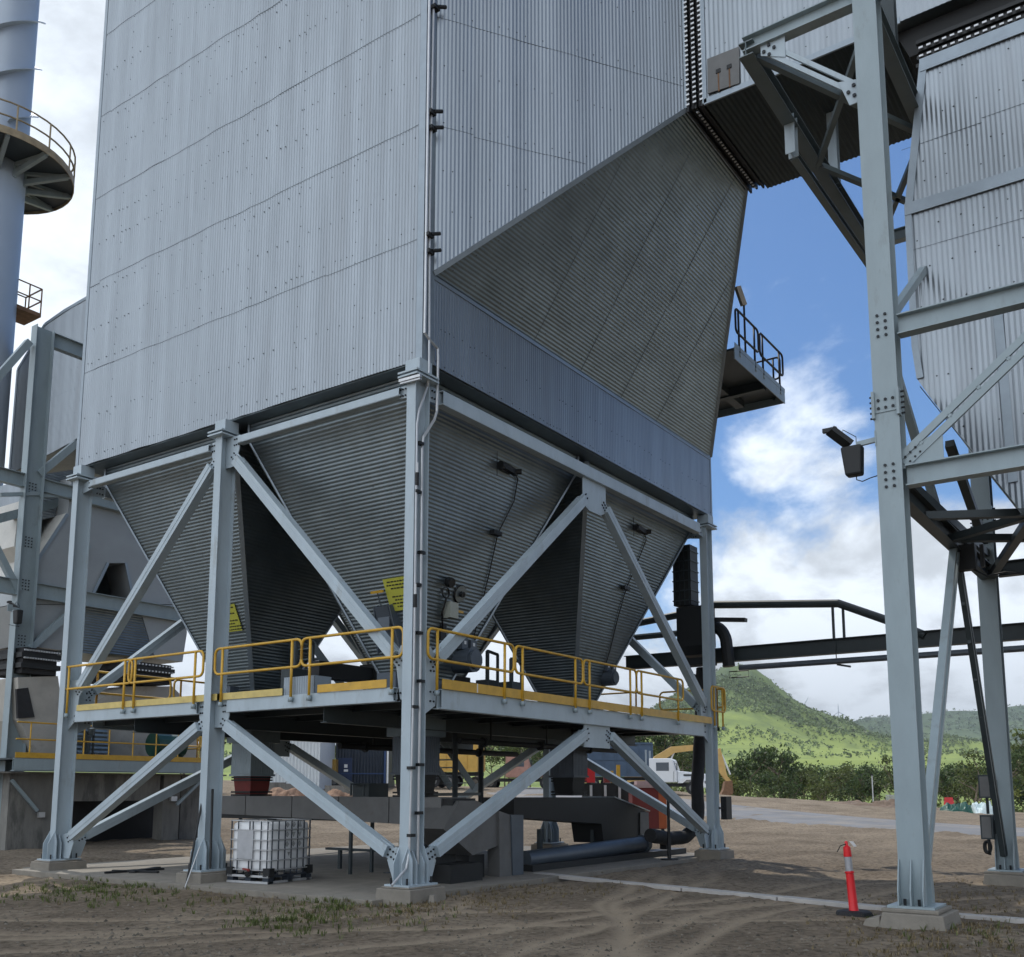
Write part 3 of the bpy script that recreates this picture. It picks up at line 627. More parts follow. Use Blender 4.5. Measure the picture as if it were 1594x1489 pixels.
# ------------------------------------------------------------------ duct support frame
GL = V((1.7, -7.32, 0)); gf = thing('duct_support_frame', GL, 'tall pale steel frame standing by the yard and carrying the overhead duct', 'steel frame')
RX, RY = 1.72, -7.32
def ucol(x, y, z1, nm='column', w=.34, h=.34, base=True, mats=None):
    m = MB(); m.ibeam((x, y, .02), (x, y, z1), h, w, .02, .014, (1, 0, 0))
    if base:
        m.bounds((x-.34, y-.30, -.005), (x+.34, y+.30, .025))
        for s in (-1, 1):
            for yy in (y-w/2+.012, y, y+w/2-.012):
                m.plate([(x+s*h/2, yy, .62), (x+s*(h/2+.02), yy, .62), (x+s*(h/2+.14), yy, .22), (x+s*(h/2+.14), yy, .03), (x+s*h/2, yy, .03)], (0, 1, 0), .016)
            for yy in (y-.09, y+.09): m.cyl((x+s*(h/2+.07), yy, .02), (x+s*(h/2+.07), yy, .11), .02, 6, 1)
        for s in (-1, 1): m.plate([(x+h/2-.01, y+s*w/2, .62), (x-h/2+.01, y+s*w/2, .62), (x-h/2+.01, y+s*(w/2+.12), .3), (x-h/2+.01, y+s*(w/2+.12), .03), (x+h/2-.01, y+s*(w/2+.12), .03), (x+h/2-.01, y+s*(w/2+.12), .3)], (1, 0, 0), .016) if False else None
    for z in (8.16, 5.92):
        m.bolts((x-h/2, y, z), (-1, 0, 0), (0, 0, 1), 4, .105, (0, 1, 0), 2, .11, r=.022)
    m.bolts((x-h/2-.012, y, 6.98), (-1, 0, 0), (0, 0, 1), 2, .12, (0, 1, 0), 3, .10, r=.022); m.bounds((x-h/2-.014, y-w/2, 6.86), (x-h/2, y+w/2, 7.1))
    for s in (-1, 1):
        m.bounds((x-h/2-.05, y+s*(w/2-.02), 6.78), (x-h/2+.1, y+s*(w/2+.02), 7.18))
        for k in range(5): m.cyl((x-.1, y+s*w/2, 6.82+k*.08), (x-.1, y+s*(w/2+.07), 6.82+k*.08), .016, 6, 1)
    return m.build(nm, mats or [M_STEEL2, M_BOLT], gf, GL)
ucol(RX, RY, 14.6)
ucol(9.0, RY, 14.6)
m = MB(); m.ibeam((RX, -13, .02), (RX, -13, 14.6), .34, .34, .02, .014, (1, 0, 0)); m.build('column', [M_STEEL2, M_BOLT], gf, GL)
m = MB(); m.ibeam((9.0, -13, .02), (9.0, -13, 14.6), .34, .34, .02, .014, (1, 0, 0)); m.build('column', [M_STEEL2, M_BOLT], gf, GL)
def fb(p0, p1, h, w, nm='beam', mats=M_STEEL2, upv=(0, 0, 1)):
    m = MB(); m.ibeam(p0, p1, h, w, .018, .012, upv); return m.build(nm, mats, gf, GL)
for z, h in ((8.14, .30), (5.90, .30)):
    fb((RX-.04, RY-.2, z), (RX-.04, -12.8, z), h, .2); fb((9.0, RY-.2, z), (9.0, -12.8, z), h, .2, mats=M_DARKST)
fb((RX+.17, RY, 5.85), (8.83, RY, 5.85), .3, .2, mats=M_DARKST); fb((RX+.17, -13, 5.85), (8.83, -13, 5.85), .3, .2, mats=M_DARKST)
# laced diagonal in the front bay
m = MB(); a = V((RX-.05, RY-.15, 6.12)); b = V((RX-.05, -10.9, 8.9)); d = (b-a).normalized(); n_ = V((1, 0, 0)).cross(d)
m.bar(a+n_*.07, b+n_*.07, .05, .10, n_); m.bar(a-n_*.07, b-n_*.07, .05, .10, n_)
for k in range(8): c = a+d*(.35+k*.5); m.box(c, (.05, .05, .05))
m.plate([a+V((0, .1, -.1)), a+V((0, -.55, -.1)), a+V((0, -.55, .35)), a+V((0, .1, .15))], (1, 0, 0), .02); m.bolts(a+V((-.012, -.15, .08)), (-1, 0, 0), d, 3, .09, n_, 2, .1)
m.build('diagonal_brace', [M_STEEL2, M_BOLT], gf, GL)
# inverted V brace between the legs
ap = P(1487, 850, 'y', RY); m = MB(); ft = V((RX+.35, RY, .25)); d = (ap-ft).normalized(); s_ = V((0, 1, 0)).cross(d)
for k in (-1, 1): m.bar(ft+s_*k*.10, ap+s_*k*.10, .12, .07, s_)
m.build('diagonal_brace', M_STEEL2, gf, GL)
m = MB(); ft = V((8.7, RY, .3))
for k in (-1, 1): m.bar(ft+V((k*.11, 0, 0)), ap+V((k*.08+.08, 0, 0)), .09, .09, (1, 0, 0))
for k in range(9): c = ft.lerp(ap, k/8.5); m.box(c, (.2, .06, .06))
m.build('diagonal_brace', M_DARKST, gf, GL)
# plan and upper braces
for a, b, w in ((P(1410, 752, 'y', RY), P(1560, 885, 'y', RY), .16), (P(1478, 690, 'y', RY), P(1545, 880, 'y', RY), .15)):
    m = MB(); m.bar(a, b, w, w); m.build('diagonal_brace', M_DARKST, gf, GL)
for a, b in (((3.6, RY, 5.8), (6.6, -13, 5.8)), ((RX, -9.5, 5.75), (8.8, RY-.1, 5.75)), ((5.3, RY, 5.8), (9, -12.8, 5.8)), ((RX, -12.8, 5.78), (5.3, RY, 5.78))):
    m = MB(); m.bar(a, b, .14, .12); m.build('plan_brace', M_DARKST, gf, GL)
for a, b in (((RX+.1, RY, 8.3), (5.3, RY, 10.9)), ((9, RY, 8.3), (5.3, RY, 10.9)), ((RX+.1, RY, 8.0), (4.6, RY, 6.1))):
    m = MB(); m.bar(a, b, .12, .12); m.build('diagonal_brace', M_STEEL2, gf, GL)
# cantilever head frame
XB = 1.72; ZH = 13.6
fb((XB, -5.36, ZH), (XB, RY, ZH), .26, .2); fb((XB, -13, ZH), (XB, RY-.17, ZH), .26, .2)
fb((XB-.1, -5.42, ZH-.10), (9.2, -5.42, ZH-.10), .26, .24, mats=M_STEEL_SHADE); fb((XB+.17, RY, ZH-.05), (9.2, RY, ZH-.05), .3, .22, mats=M_STEEL_SHADE)
fb((9.0, -5.36, ZH), (9.0, RY, ZH), .26, .2)
m = MB(); a = V((XB, -5.75, ZH-.2)); b = V((XB, RY+.12, 12.0)); d = (b-a).normalized(); n_ = V((1, 0, 0)).cross(d)
m.bar(a+n_*.06, b+n_*.06, .05, .07, n_); m.bar(a-n_*.06, b-n_*.06, .05, .07, n_)
m.plate([a+V((-.03, .1, .12)), a+V((-.03, -.3, .12)), a+V((-.03, -.3, -.3)), a+V((-.03, .1, -.1))], (1, 0, 0), .02); m.bolts(a+V((-.045, -.04, -.06)), (-1, 0, 0), d, 2, .12, n_, 2, .12, r=.03)
m.plate([b+V((-.03, .35, .3)), b+V((-.03, -.05, .2)), b+V((-.03, -.05, -.15)), b+V((-.03, .2, -.15))], (1, 0, 0), .02); m.bolts(b+V((-.045, .12, .06)), (-1, 0, 0), d, 2, .12, n_, 2, .12, r=.03)
m.build('knee_brace', [M_STEEL, M_BOLT], gf, GL)
for a, b in (((XB+.1, -5.5, ZH-.15), (5.4, RY, ZH-.2)), ((5.2, -5.45, ZH-.2), (XB+.2, RY, ZH-.2)), ((5.2, -5.45, ZH-.2), (9, RY, ZH-.2)), ((5.4, RY, ZH-.2), (9, -5.5, ZH-.2))):
    m = MB(); m.bar(a, b, .10, .10); m.build('plan_brace', M_STEEL_SHADE, gf, GL)
for x in (3.75, 6.4):
    m = MB(); m.ibeam((x, -5.42, ZH-.05), (x, -5.42, ZH-.8), .18, .18, .012, .01, (1, 0, 0)) if x < 4 else m.ibeam((x, -5.42, ZH), (x, -5.42, ZX), .18, .18, .012, .01, (1, 0, 0)); m.build('stub_post', M_STEEL, gf, GL)
fb((3.85, -5.42, ZH-.75), (8.8, -5.42, ZH-.6), .14, .14, 'diagonal_brace', mats=M_STEEL_SHADE); 
for k, x in enumerate((3.2, 6.5)): m = MB(); m.ibeam((x, RY, ZH+.1), (x, RY, 14.7), .2, .2, .014, .01, (1, 0, 0)); m.build('stub_post', M_DARKST, gf, GL)
for (x, y), lab in (((RX, RY), 'chipped concrete footing under the right steel leg next to the orange bollard'), ((9.0, RY), 'dark concrete footing under the rear right steel leg with electrical boxes')):
    m = MB(); m.hexa([V((x+a, y+b, GZ-.2)) for a, b in ((-.50, -.48), (.55, -.48), (.55, .48), (-.50, .42))], [V((x+a, y+b, -.06)) for a, b in ((-.45, -.42), (.48, -.42), (.48, .40), (-.45, .34))])
    m.bounds((x-.40, y-.36, -.06), (x+.42, y+.36, -.006)); 
    if x < 3: m.hexa([V((x-.5, y+.36, GZ-.1)), V((x-.2, y+.36, GZ-.1)), V((x-.15, y+.62, GZ-.1)), V((x-.42, y+.66, GZ-.1))], [V((x-.42, y+.38, -.12)), V((x-.2, y+.38, -.1)), V((x-.2, y+.55, -.16)), V((x-.38, y+.58, -.17))])
    tag(m.build('concrete_footing', M_CONC, None, (x, y, GZ), bevel=.015), lab, 'footing', fg)
# flood lights with their solar boxes
def flood(loc, label, s=1., arm=V((0, -.35, 0)), arml=.4):
    t = thing('flood_light', loc, label, 'flood light', 'black flood lights bolted to the steel legs'); o = V(loc); m = MB()
    m.bar(o+arm, o, .05, .07); m.box(o+arm, (.16, .02, .22)); m.build('arm', M_STEEL2, t, o)
    m = MB(); c = o+V((0, .06, -.22)); m.hexa([c+V((-.09, -.13, -.24)), c+V((.09, -.13, -.24)), c+V((.09, .1, -.24)), c+V((-.09, .1, -.24))], [c+V((-.1, -.15, .2)), c+V((.1, -.15, .2)), c+V((.1, .15, .2)), c+V((-.1, .15, .2))]); m.build('battery_box', M_BLACK, t, o, bevel=.03)
    m = MB(); h = o+V((-.06, .20, .12)); d = V((-.5, .62, .6)).normalized(); a_, b2, u_ = m.frame(h, h+d, (0, 0, 1)); m.bar(h-d*.16, h+d*.2, .22, .07); m.bar(h-d*.02+u_*.04, h+d*.12+u_*.04, .18, .01, (0, 0, 1), 1); m.box(h+d*.2, (.06, .2, .06)); m.build('lamp_head', [M_BLACK, M_GREYP], t, o)
    m = MB(); m.tube([o+V((0, .02, -.45)), o+V((0, .02, -.52)), o+V((0, -.06, -.56)), o+arm*.6+V((0, 0, -.54)), o+arm+V((0, 0, -.53))], .008, 6); m.tube([h, h+V((.05, -.02, .14)), o+V((0, -.0, .12)), o], .006, 6); m.build('cable', M_BLACK, t, o)
    return t
flood(P(1333, 692, 'x', RX-.1), 'black flood light with a solar head on an arm beside the tall right leg', arm=V((0, -.29, .02)))

# ================================================================== GROUND
def dt(x, y):
    dx, dy = x-EYE.x, y-EYE.y; return dx*fw.x+dy*fw.y, dx*rt.x+dy*rt.y
def sstep(a, b, x):
    t = min(max((x-a)/(b-a), 0), 1); return t*t*(3-2*t)
def rim(t):                                   # height of the yard's far rim
    return 1.30-(t-.163)*5.0 if t > .163 else 1.30+(.163-t)*2.2
def base_z(x, y):
    d, s = dt(x, y); t = s/max(d, 8)
    t = min(max(t, -.9), .75)
    z = GZ+(rim(t)-GZ)*sstep(33, 92, d)
    if d > 86: z += (-2.2-min(rim(t), 1.2)*.55)*sstep(87, 112, d)*sstep(.17, .22, t)
    if d > 200: z += 26*sstep(260, 900, d)
    return z
SLAB = (-.66, 13.3, .30, 10.85)
tracks = []                                   # wheel tracks: centre, radius of curving lines
def circ(a, b, c):
    ax_, ay_, bx_, by_, cx_, cy_ = a.x, a.y, b.x, b.y, c.x, c.y; d = 2*(ax_*(by_-cy_)+bx_*(cy_-ay_)+cx_*(ay_-by_))
    ux = ((ax_**2+ay_**2)*(by_-cy_)+(bx_**2+by_**2)*(cy_-ay_)+(cx_**2+cy_**2)*(ay_-by_))/d; uy = ((ax_**2+ay_**2)*(cx_-bx_)+(bx_**2+by_**2)*(ax_-cx_)+(cx_**2+cy_**2)*(bx_-ax_))/d
    return ux, uy, math.hypot(ax_-ux, ay_-uy)
for t3 in (((40, 1478), (400, 1462), (720, 1412)), ((20, 1452), (330, 1444), (640, 1412)), ((930, 1489), (1040, 1440), (1270, 1388)), ((1040, 1489), (1120, 1446), (1330, 1396)), ((830, 1480), (960, 1432), (1200, 1385)),
           ((500, 1486), (760, 1452), (1010, 1405)), ((1130, 1345), (1300, 1322), (1540, 1308)), ((1130, 1330), (1300, 1312), (1540, 1301))):
    tracks.append(circ(*[P(x, y, 'z', GZ) for x, y in t3]))
for cx_, cy_, r0 in ((60, 60, 86.5), (60, 60, 88.1)): tracks.append((cx_, cy_, r0))
def relief(x, y):
    """clods and wheel ruts: (height, track wear)"""
    h = noise.fractal(V((x*.55, y*.55, 3)), 1.0, 2.0, 3)*.018+noise.fractal(V((x*2.6, y*2.6, 9)), 1.0, 2.1, 4)*.013+noise.fractal(V((x*8, y*8, 5)), .8, 2.1, 2)*.006
    w = 0.
    wob = noise.noise(V((x*.35, y*.35, 17)))*.35
    for cx_, cy_, r0 in tracks:
        r = math.hypot(x-cx_, y-cy_)+wob; q = (r-r0)/.13
        if abs(q) < 2:
            g = math.exp(-q*q); ang = math.atan2(y-cy_, x-cx_)*r0
            h += -.016*g+.010*math.exp(-(abs(q)-1.5)**2*4)+.005*g*math.sin(ang*2*math.pi/.22+q*2); w = max(w, g)
    far = sstep(14, 24, dt(x, y)[0])           # rougher dug earth in the yard behind
    h += far*(noise.fractal(V((x*.35+y*.12, y*.9, 21)), .9, 2.1, 4)*.10)
    return h, w
def axis(lo, hi, step, far_lo, far_hi, g=1.13):
    a = [lo+i*step for i in range(int((hi-lo)/step)+1)]; st = step
    while a[-1] < far_hi: st *= g; a.append(a[-1]+st)
    st = step; b = []; p = lo
    while p > far_lo: st *= g; p -= st; b.append(p)
    return b[::-1]+a
gx = axis(-6.5, 15, .085, -400, 5000); gy = axis(-13.5, 13.5, .085, -2500, 5000)
vs = []; wear = []; nx, ny = len(gx), len(gy)
for x in gx:
    for y in gy:
        z = base_z(x, y); d, s = dt(x, y)
        k = 1-sstep(60, 140, math.hypot(x, y)); w = 0
        if -4 < d and k > 0:
            h, w = relief(x, y)
            if SLAB[0]-.3 < x < SLAB[1]+.3 and SLAB[2]-.3 < y < SLAB[3]+.3: h = min(h, 0)-.05
            z += h*k
        vs.append((x, y, z)); wear.append(w)
fs = [(i*ny+j, (i+1)*ny+j, (i+1)*ny+j+1, i*ny+j+1) for i in range(nx-1) for j in range(ny-1)]
me = bpy.data.meshes.new('ground'); me.from_pydata(vs, [], fs); me.polygons.foreach_set('use_smooth', [True]*len(fs))
at = me.attributes.new('track', 'FLOAT', 'POINT'); at.data.foreach_set('value', wear)
ground = bpy.data.objects.new('ground', me); COL.objects.link(ground); tag(ground, 'bare brown earth with wheel tracks', None, None, 'structure')
mg = bpy.data.materials.new('bare_earth'); mg.use_nodes = True; n = mg.node_tree; L = n.links.new; b = n.nodes['Principled BSDF']; b.inputs['Roughness'].default_value = .95; b.inputs['Specular IOR Level'].default_value = .2
ge = n.nodes.new('ShaderNodeNewGeometry')
def nz(scale, det=8, rough=.65):
    k = n.nodes.new('ShaderNodeTexNoise'); k.inputs['Scale'].default_value = scale; k.inputs['Detail'].default_value = det; k.inputs['Roughness'].default_value = rough; L(ge.outputs['Position'], k.inputs['Vector']); return k
def ramp(src, stops):
    k = n.nodes.new('ShaderNodeValToRGB'); el = k.color_ramp.elements
    el[0].position, el[0].color = stops[0][0], (*stops[0][1], 1); el[1].position, el[1].color = stops[-1][0], (*stops[-1][1], 1)
    for p_, c_ in stops[1:-1]: q = el.new(p_); q.color = (*c_, 1)
    L(src, k.inputs[0]); return k.outputs[0]
def mixc(f, a_, b_, mode='MIX'):
    k = n.nodes.new('ShaderNodeMix'); k.data_type = 'RGBA'; k.blend_type = mode
    for src, i in ((f, 0), (a_, 6), (b_, 7)):
        if hasattr(src, 'links'): L(src, k.inputs[i])
        else: k.inputs[i].default_value = src if i == 0 else (*src, 1)
    return k.outputs[2]
c1 = ramp(nz(.45).outputs['Fac'], ((.30, (.145, .112, .080)), (.5, (.232, .185, .135)), (.70, (.34, .28, .208))))
c2 = ramp(nz(9).outputs['Fac'], ((.36, (.55, .53, .50)), (.5, (1, 1, 1)), (.66, (1.28, 1.25, 1.2))))
c3 = mixc(1., c1, c2, 'MULTIPLY')
n2 = nz(38, 4); peb = ramp(n2.outputs['Fac'], ((.66, (0, 0, 0)), (.74, (1, 1, 1))))
c3 = mixc(peb, c3, (.30, .27, .225))
dk = ramp(nz(55, 3).outputs['Fac'], ((.25, (1, 1, 1)), (.33, (0, 0, 0)))); c3 = mixc(dk, c3, (.045, .036, .027))
ta = n.nodes.new('ShaderNodeAttribute'); ta.attribute_name = 'track'
tm = n.nodes.new('ShaderNodeMath'); tm.operation = 'MULTIPLY'; tm.inputs[1].default_value = .85; L(ta.outputs['Fac'], tm.inputs[0]); c3 = mixc(tm.outputs[0], c3, (.43, .345, .25))
# dry grass and green mats by the slab edge, pale reddish fill in the yard behind
sx = n.nodes.new('ShaderNodeSeparateXYZ'); L(ge.outputs['Position'], sx.inputs[0])
vd = n.nodes.new('ShaderNodeVectorMath'); vd.operation = 'DOT_PRODUCT'; vd.inputs[1].default_value = fw; sub = n.nodes.new('ShaderNodeVectorMath'); sub.operation = 'SUBTRACT'; sub.inputs[1].default_value = EYE; L(ge.outputs['Position'], sub.inputs[0]); L(sub.outputs[0], vd.inputs[0])
mr = n.nodes.new('ShaderNodeMapRange'); mr.inputs['From Min'].default_value = 17; mr.inputs['From Max'].default_value = 27; L(vd.outputs['Value'], mr.inputs[0])
c4 = ramp(nz(.3).outputs['Fac'], ((.35, (.17, .134, .096)), (.65, (.285, .232, .172)))); c4 = mixc(1., c4, c2, 'MULTIPLY'); c3 = mixc(mr.outputs[0], c3, c4)
mr2 = n.nodes.new('ShaderNodeMapRange'); mr2.inputs['From Min'].default_value = 110; mr2.inputs['From Max'].default_value = 140; L(vd.outputs['Value'], mr2.inputs[0])
c5 = ramp(nz(.02).outputs['Fac'], ((.4, (.15, .20, .055)), (.6, (.25, .31, .085)))); c3 = mixc(mr2.outputs[0], c3, c5)
L(c3, b.inputs['Base Color'])
bp = n.nodes.new('ShaderNodeBump'); bp.inputs['Strength'].default_value = 1.0; bp.inputs['Distance'].default_value = .045; L(nz(26, 10, .78).outputs['Fac'], bp.inputs['Height']); L(bp.outputs[0], b.inputs['Normal'])
me.materials.append(mg)

# concrete slab, concrete strip, road
m = MB(); x0, x1, y0, y1 = SLAB
m.bounds((x0, y0, GZ-.15), (4.2, y1, -.195)); m.bounds((4.215, y0+.02, GZ-.15), (x1, y1, -.198)); m.bounds((-.2, y1-.01, GZ-.2), (x1, y1+.4, -.2))
tag(m.build('concrete_slab', M_CONC, None, (6, 5, -.2), bevel=.008), 'stained concrete slab under the steel legs', None, None, 'structure')
m = MB(); a = V((5.18, 1.06, 0)); b_ = V((3.11, -6.69, 0)); 
for k in range(4):
    p, q = a.lerp(b_, k/4+.002), a.lerp(b_, (k+1)/4-.002); j = random.uniform(-.02, .02)
    m.bar(V((p.x+j, p.y, GZ+.02+j*.4)), V((q.x+j, q.y, GZ+.02-j*.3)), .24, .07)
d = (b_-a).normalized(); p = b_+d*.9; m.bar(V((p.x, p.y, GZ+.02)), V((p.x+d.x*5+.9, p.y+d.y*5, GZ+.02)), .2, .07)
tag(m.build('concrete_strip', mat('pale_concrete', (.46, .44, .42), .85, 0, .16, 3, .4, 50, stain=((.2, .18, .16), 3, .55, .6)), None, (4, -3, GZ), bevel=.008), 'pale narrow concrete kerb strip crossing the dirt towards the right leg', 'kerb strip')
M_ROAD = mat('grey_gravel_road', (.17, .172, .18), .9, 0, .2, .4, .5, 30, stain=((.27, .24, .20), .35, .5, .7))
def drape(far, near, name, m_, lift=.03, nseg=60, nw=6):
    vs, fs = [], []
    for i in range(nseg+1):
        for j in range(nw+1):
            p = V(far[0]).lerp(V(far[1]), i/nseg); q = V(near[0]).lerp(V(near[1]), i/nseg); r_ = q.lerp(p, j/nw)
            z = base_z(r_.x, r_.y)+lift+(.03 if 0 < j < nw else -.22); vs.append((r_.x, r_.y, z))
    for i in range(nseg):
        for j in range(nw): k = i*(nw+1)+j; fs.append((k, k+nw+1, k+nw+2, k+1))
    me = bpy.data.meshes.new(name); me.from_pydata(vs, [], fs); me.materials.append(m_); me.polygons.foreach_set('use_smooth', [True]*len(fs))
    o = bpy.data.objects.new(name, me); COL.objects.link(o); return o
tag(drape(((68, 42, 0), (34, -14, 0)), ((41, 30, 0), (27, -14, 0)), 'road', M_ROAD), 'grey gravel road crossing behind the yard', None, None, 'structure')

# ================================================================== SKY AND SUN
SUN_AZ, SUN_EL = R(43), R(56)              # clockwise from +Y
w = bpy.data.worlds.new('World'); S.world = w; w.use_nodes = True; n = w.node_tree; L = n.links.new; bg = n.nodes['Background']
sk = n.nodes.new('ShaderNodeTexSky'); sk.sky_type = 'NISHITA'; sk.sun_disc = False; sk.sun_elevation = SUN_EL; sk.sun_rotation = SUN_AZ; sk.air_density = 1.0; sk.dust_density = .4; sk.ozone_density = 2.0
tc = n.nodes.new('ShaderNodeTexCoord'); dirv = tc.outputs['Generated']
def vmath(op, a_, b_=None):
    k = n.nodes.new('ShaderNodeVectorMath'); k.operation = op
    for i, s_ in enumerate((a_, b_)):
        if s_ is None: continue
        if hasattr(s_, 'links'): L(s_, k.inputs[i])
        else: k.inputs[i].default_value = s_
    return k
def fm(op, a_, b_=0., c_=None):
    k = n.nodes.new('ShaderNodeMath'); k.operation = op
    for i, s_ in enumerate((a_, b_, c_)):
        if s_ is None: continue
        if hasattr(s_, 'links'): L(s_, k.inputs[i])
        else: k.inputs[i].default_value = s_
    return k.outputs[0]
def mrange(s_, a_, b_, c_, d_):
    k = n.nodes.new('ShaderNodeMapRange'); k.interpolation_type = 'SMOOTHSTEP'; L(s_, k.inputs[0])
    for i, v_ in enumerate((a_, b_, c_, d_)): k.inputs[1+i].default_value = v_
    return k.outputs[0]
sep = n.nodes.new('ShaderNodeSeparateXYZ'); L(dirv, sep.inputs[0])
zc = fm('MAXIMUM', sep.outputs[2], 0.); zd = fm('ADD', zc, .42)
cv = n.nodes.new('ShaderNodeCombineXYZ'); L(fm('DIVIDE', sep.outputs[0], zd), cv.inputs[0]); L(fm('DIVIDE', sep.outputs[1], zd), cv.inputs[1]); cv.inputs[2].default_value = 3.7
def cloudn(scale, off, det=9, rough=.58):
    k = n.nodes.new('ShaderNodeTexNoise'); k.inputs['Scale'].default_value = scale; k.inputs['Detail'].default_value = det; k.inputs['Roughness'].default_value = rough; k.inputs['Distortion'].default_value = .25
    L(vmath('ADD', cv.outputs[0], off).outputs[0], k.inputs['Vector']); return k.outputs['Fac']
n1 = cloudn(2.3, (4.2, 1.3, 0), 10, .60); n2 = cloudn(3.6, (1.2, 7.3, 2))
left = vmath('DOT_PRODUCT', dirv, tuple(-rt)).outputs['Value']
behind = vmath('DOT_PRODUCT', dirv, tuple((-fw*.78-rt*.62))).outputs['Value']; bk = mrange(behind, .2, .8, 1.0, 1.45); bcov = mrange(behind, -.32, .35, -.28, .62)  # unseen clouds behind the camera, added and brightened to light the walls
lowc = mrange(sep.outputs[2], .15, .335, .55, -.22); lft = mrange(left, .16, .42, 0, .75)
cov = fm('MAXIMUM', fm('MAXIMUM', lowc, fm('SUBTRACT', lft, .15)), bcov)
pd_ = (FD+RD*((1238-797)/F)+UD*((PY-688)/F)).normalized(); puff = mrange(vmath('DOT_PRODUCT', dirv, tuple(pd_)).outputs['Value'], math.cos(R(6.5)), math.cos(R(1.5)), -.35, .055)
cov = fm('MAXIMUM', cov, puff)
mask = mrange(fm('ADD', n1, fm('MULTIPLY', cov, .55)), .555, .70, 0, 1)
shade = mrange(n2, .36, .54, .74, 1.18)
hor = mrange(sep.outputs[2], .03, .20, .70, 1.0)
cb = fm('MULTIPLY', fm('MULTIPLY', shade, hor), fm('MAXIMUM', bk, mrange(left, .18, .40, 1.0, 1.02)))
cc = n.nodes.new('ShaderNodeMix'); cc.data_type = 'RGBA'; cc.blend_type = 'MULTIPLY'; cc.inputs[0].default_value = 1; cc.inputs[6].default_value = (4.4, 4.8, 5.3, 1); L(cb, cc.inputs[7])
tint = n.nodes.new('ShaderNodeMix'); tint.data_type = 'RGBA'; tint.blend_type = 'MULTIPLY'; tint.inputs[0].default_value = 1; L(sk.outputs[0], tint.inputs[6]); tint.inputs[7].default_value = (.30, .42, .54, 1)
mx = n.nodes.new('ShaderNodeMix'); mx.data_type = 'RGBA'; L(mask, mx.inputs[0]); L(tint.outputs[2], mx.inputs[6]); L(cc.outputs[2], mx.inputs[7])
L(mx.outputs[2], bg.inputs[0]); bg.inputs[1].default_value = .15
sd_ = bpy.data.lights.new('sun', 'SUN'); so = bpy.data.objects.new('sun', sd_); COL.objects.link(so); sd_.energy = 2.1; sd_.angle = R(.6); sd_.color = (1, .95, .87)
sdir = V((math.sin(SUN_AZ)*math.cos(SUN_EL), math.cos(SUN_AZ)*math.cos(SUN_EL), math.sin(SUN_EL)))
so.rotation_euler = sdir.to_track_quat('Z', 'Y').to_euler(); so.location = (0, 0, 60)
S.view_settings.view_transform = 'Standard'; S.view_settings.look = 'None'; S.view_settings.exposure = 0.42; S.view_settings.gamma = 1
S.cycles.use_denoising = True; S.cycles.max_bounces = 6; S.cycles.caustics_reflective = False; S.cycles.caustics_refractive = False

# ================================================================== SIDE PLATFORM high on the far side
SP = V((12.9, -1.6, 12.2)); sp = thing('side_platform', SP, 'small dark walkway with handrails jutting out high on the right side of the filter house', 'platform')
ya, xa, xb, za = -1.5, 10.6, 14.3, 12.80
m = MB(); m.bounds((xa, ya+.02, za-.06), (xb, 2.0, za)); m.bounds((xa, ya+1.1, za-.26), (xb-.3, ya+1.35, za-.07)); m.bounds((12.9, ya+.1, za-.3), (13.1, 2, za-.07)); m.build('deck', M_DARKST, sp, SP)
m = MB(); m.bounds((xa, ya-.012, za-.30), (xb, ya+.012, za+.02)); m.bounds((xb-.012, ya, za-.28), (xb+.012, 2, za+.02)); m.bounds((xa, ya-.02, za+.02), (xb, ya-.008, za+.14)); m.build('edge_beam', M_STEEL2, sp, SP)
pm = [M_BLACK, M_STEEL2]
for a, b in (((10.75, ya, za), (12.35, ya, za)), ((12.45, ya, za), (14.25, ya, za))): rail_panel(a, b, sp, SP, zt=1.15, zk=.5, mats=pm, posts=(.2, -.3), r=.03)
rail_panel((xb, ya+.1, za), (xb, .4, za), sp, SP, zt=1.15, mats=pm, r=.03); rail_panel((11.0, 1.6, za), (14.0, 1.6, za), sp, SP, zt=1.15, mats=pm, r=.03)
m = MB(); p = P(1158, 475, 'y', -1.3); m.cyl(V((p.x, p.y, za)), p, .03, 8); m.bar(p, P(1148, 446, 'y', -1.2), .10, .16, (0, 0, 1), 1); m.build('lamp_post', [M_BLACK, mat('cream_lamp', (.5, .42, .3), .5)], sp, SP)

# ================================================================== PIPE RACK behind the front right leg
PR = V((13.6, -3, GZ)); pr = thing('pipe_rack', PR, 'dark pipe bridge running from the right front leg across behind the tall frame', 'pipe rack')
m = MB(); m.ibeam((13.6, 3.4, 5.27), (13.6, -14, 5.27), .40, .26); m.build('beam', M_DARKST, pr, PR)
m = MB(); m.tube([(13.5, -.2, 4.87), (13.5, -14, 4.83)], .08, 10); m.build('pipe', M_PIPE, pr, PR)
m = MB(); q = [P(985, 978, 'x', 13.6), P(1075, 952, 'x', 13.6), P(1098, 948, 'x', 13.6), P(1110, 941, 'x', 13.6), P(1305, 939, 'x', 13.6), P(1383, 966, 'x', 13.6), P(1440, 989, 'x', 13.6)]
m.tube([V((13.6, 4.6, q[0].z)), q[2], q[3], q[4], q[5], q[6]], .11, 12); m.build('pipe', M_DARKST, pr, PR)
m = MB(); m.tube([V((13.5, 4.6, 6.0)), V((13.5, 1.2, 6.0)), V((13.4, .6, 5.95))], .09, 10); m.build('pipe', M_DARKST, pr, PR)
for px in (1296, 1312): a = P(px, 945, 'x', 13.6); m = MB(); m.bar(a, V((13.6, a.y, 5.42)), .06, .06); m.build('pipe_support', M_DARKST, pr, PR)
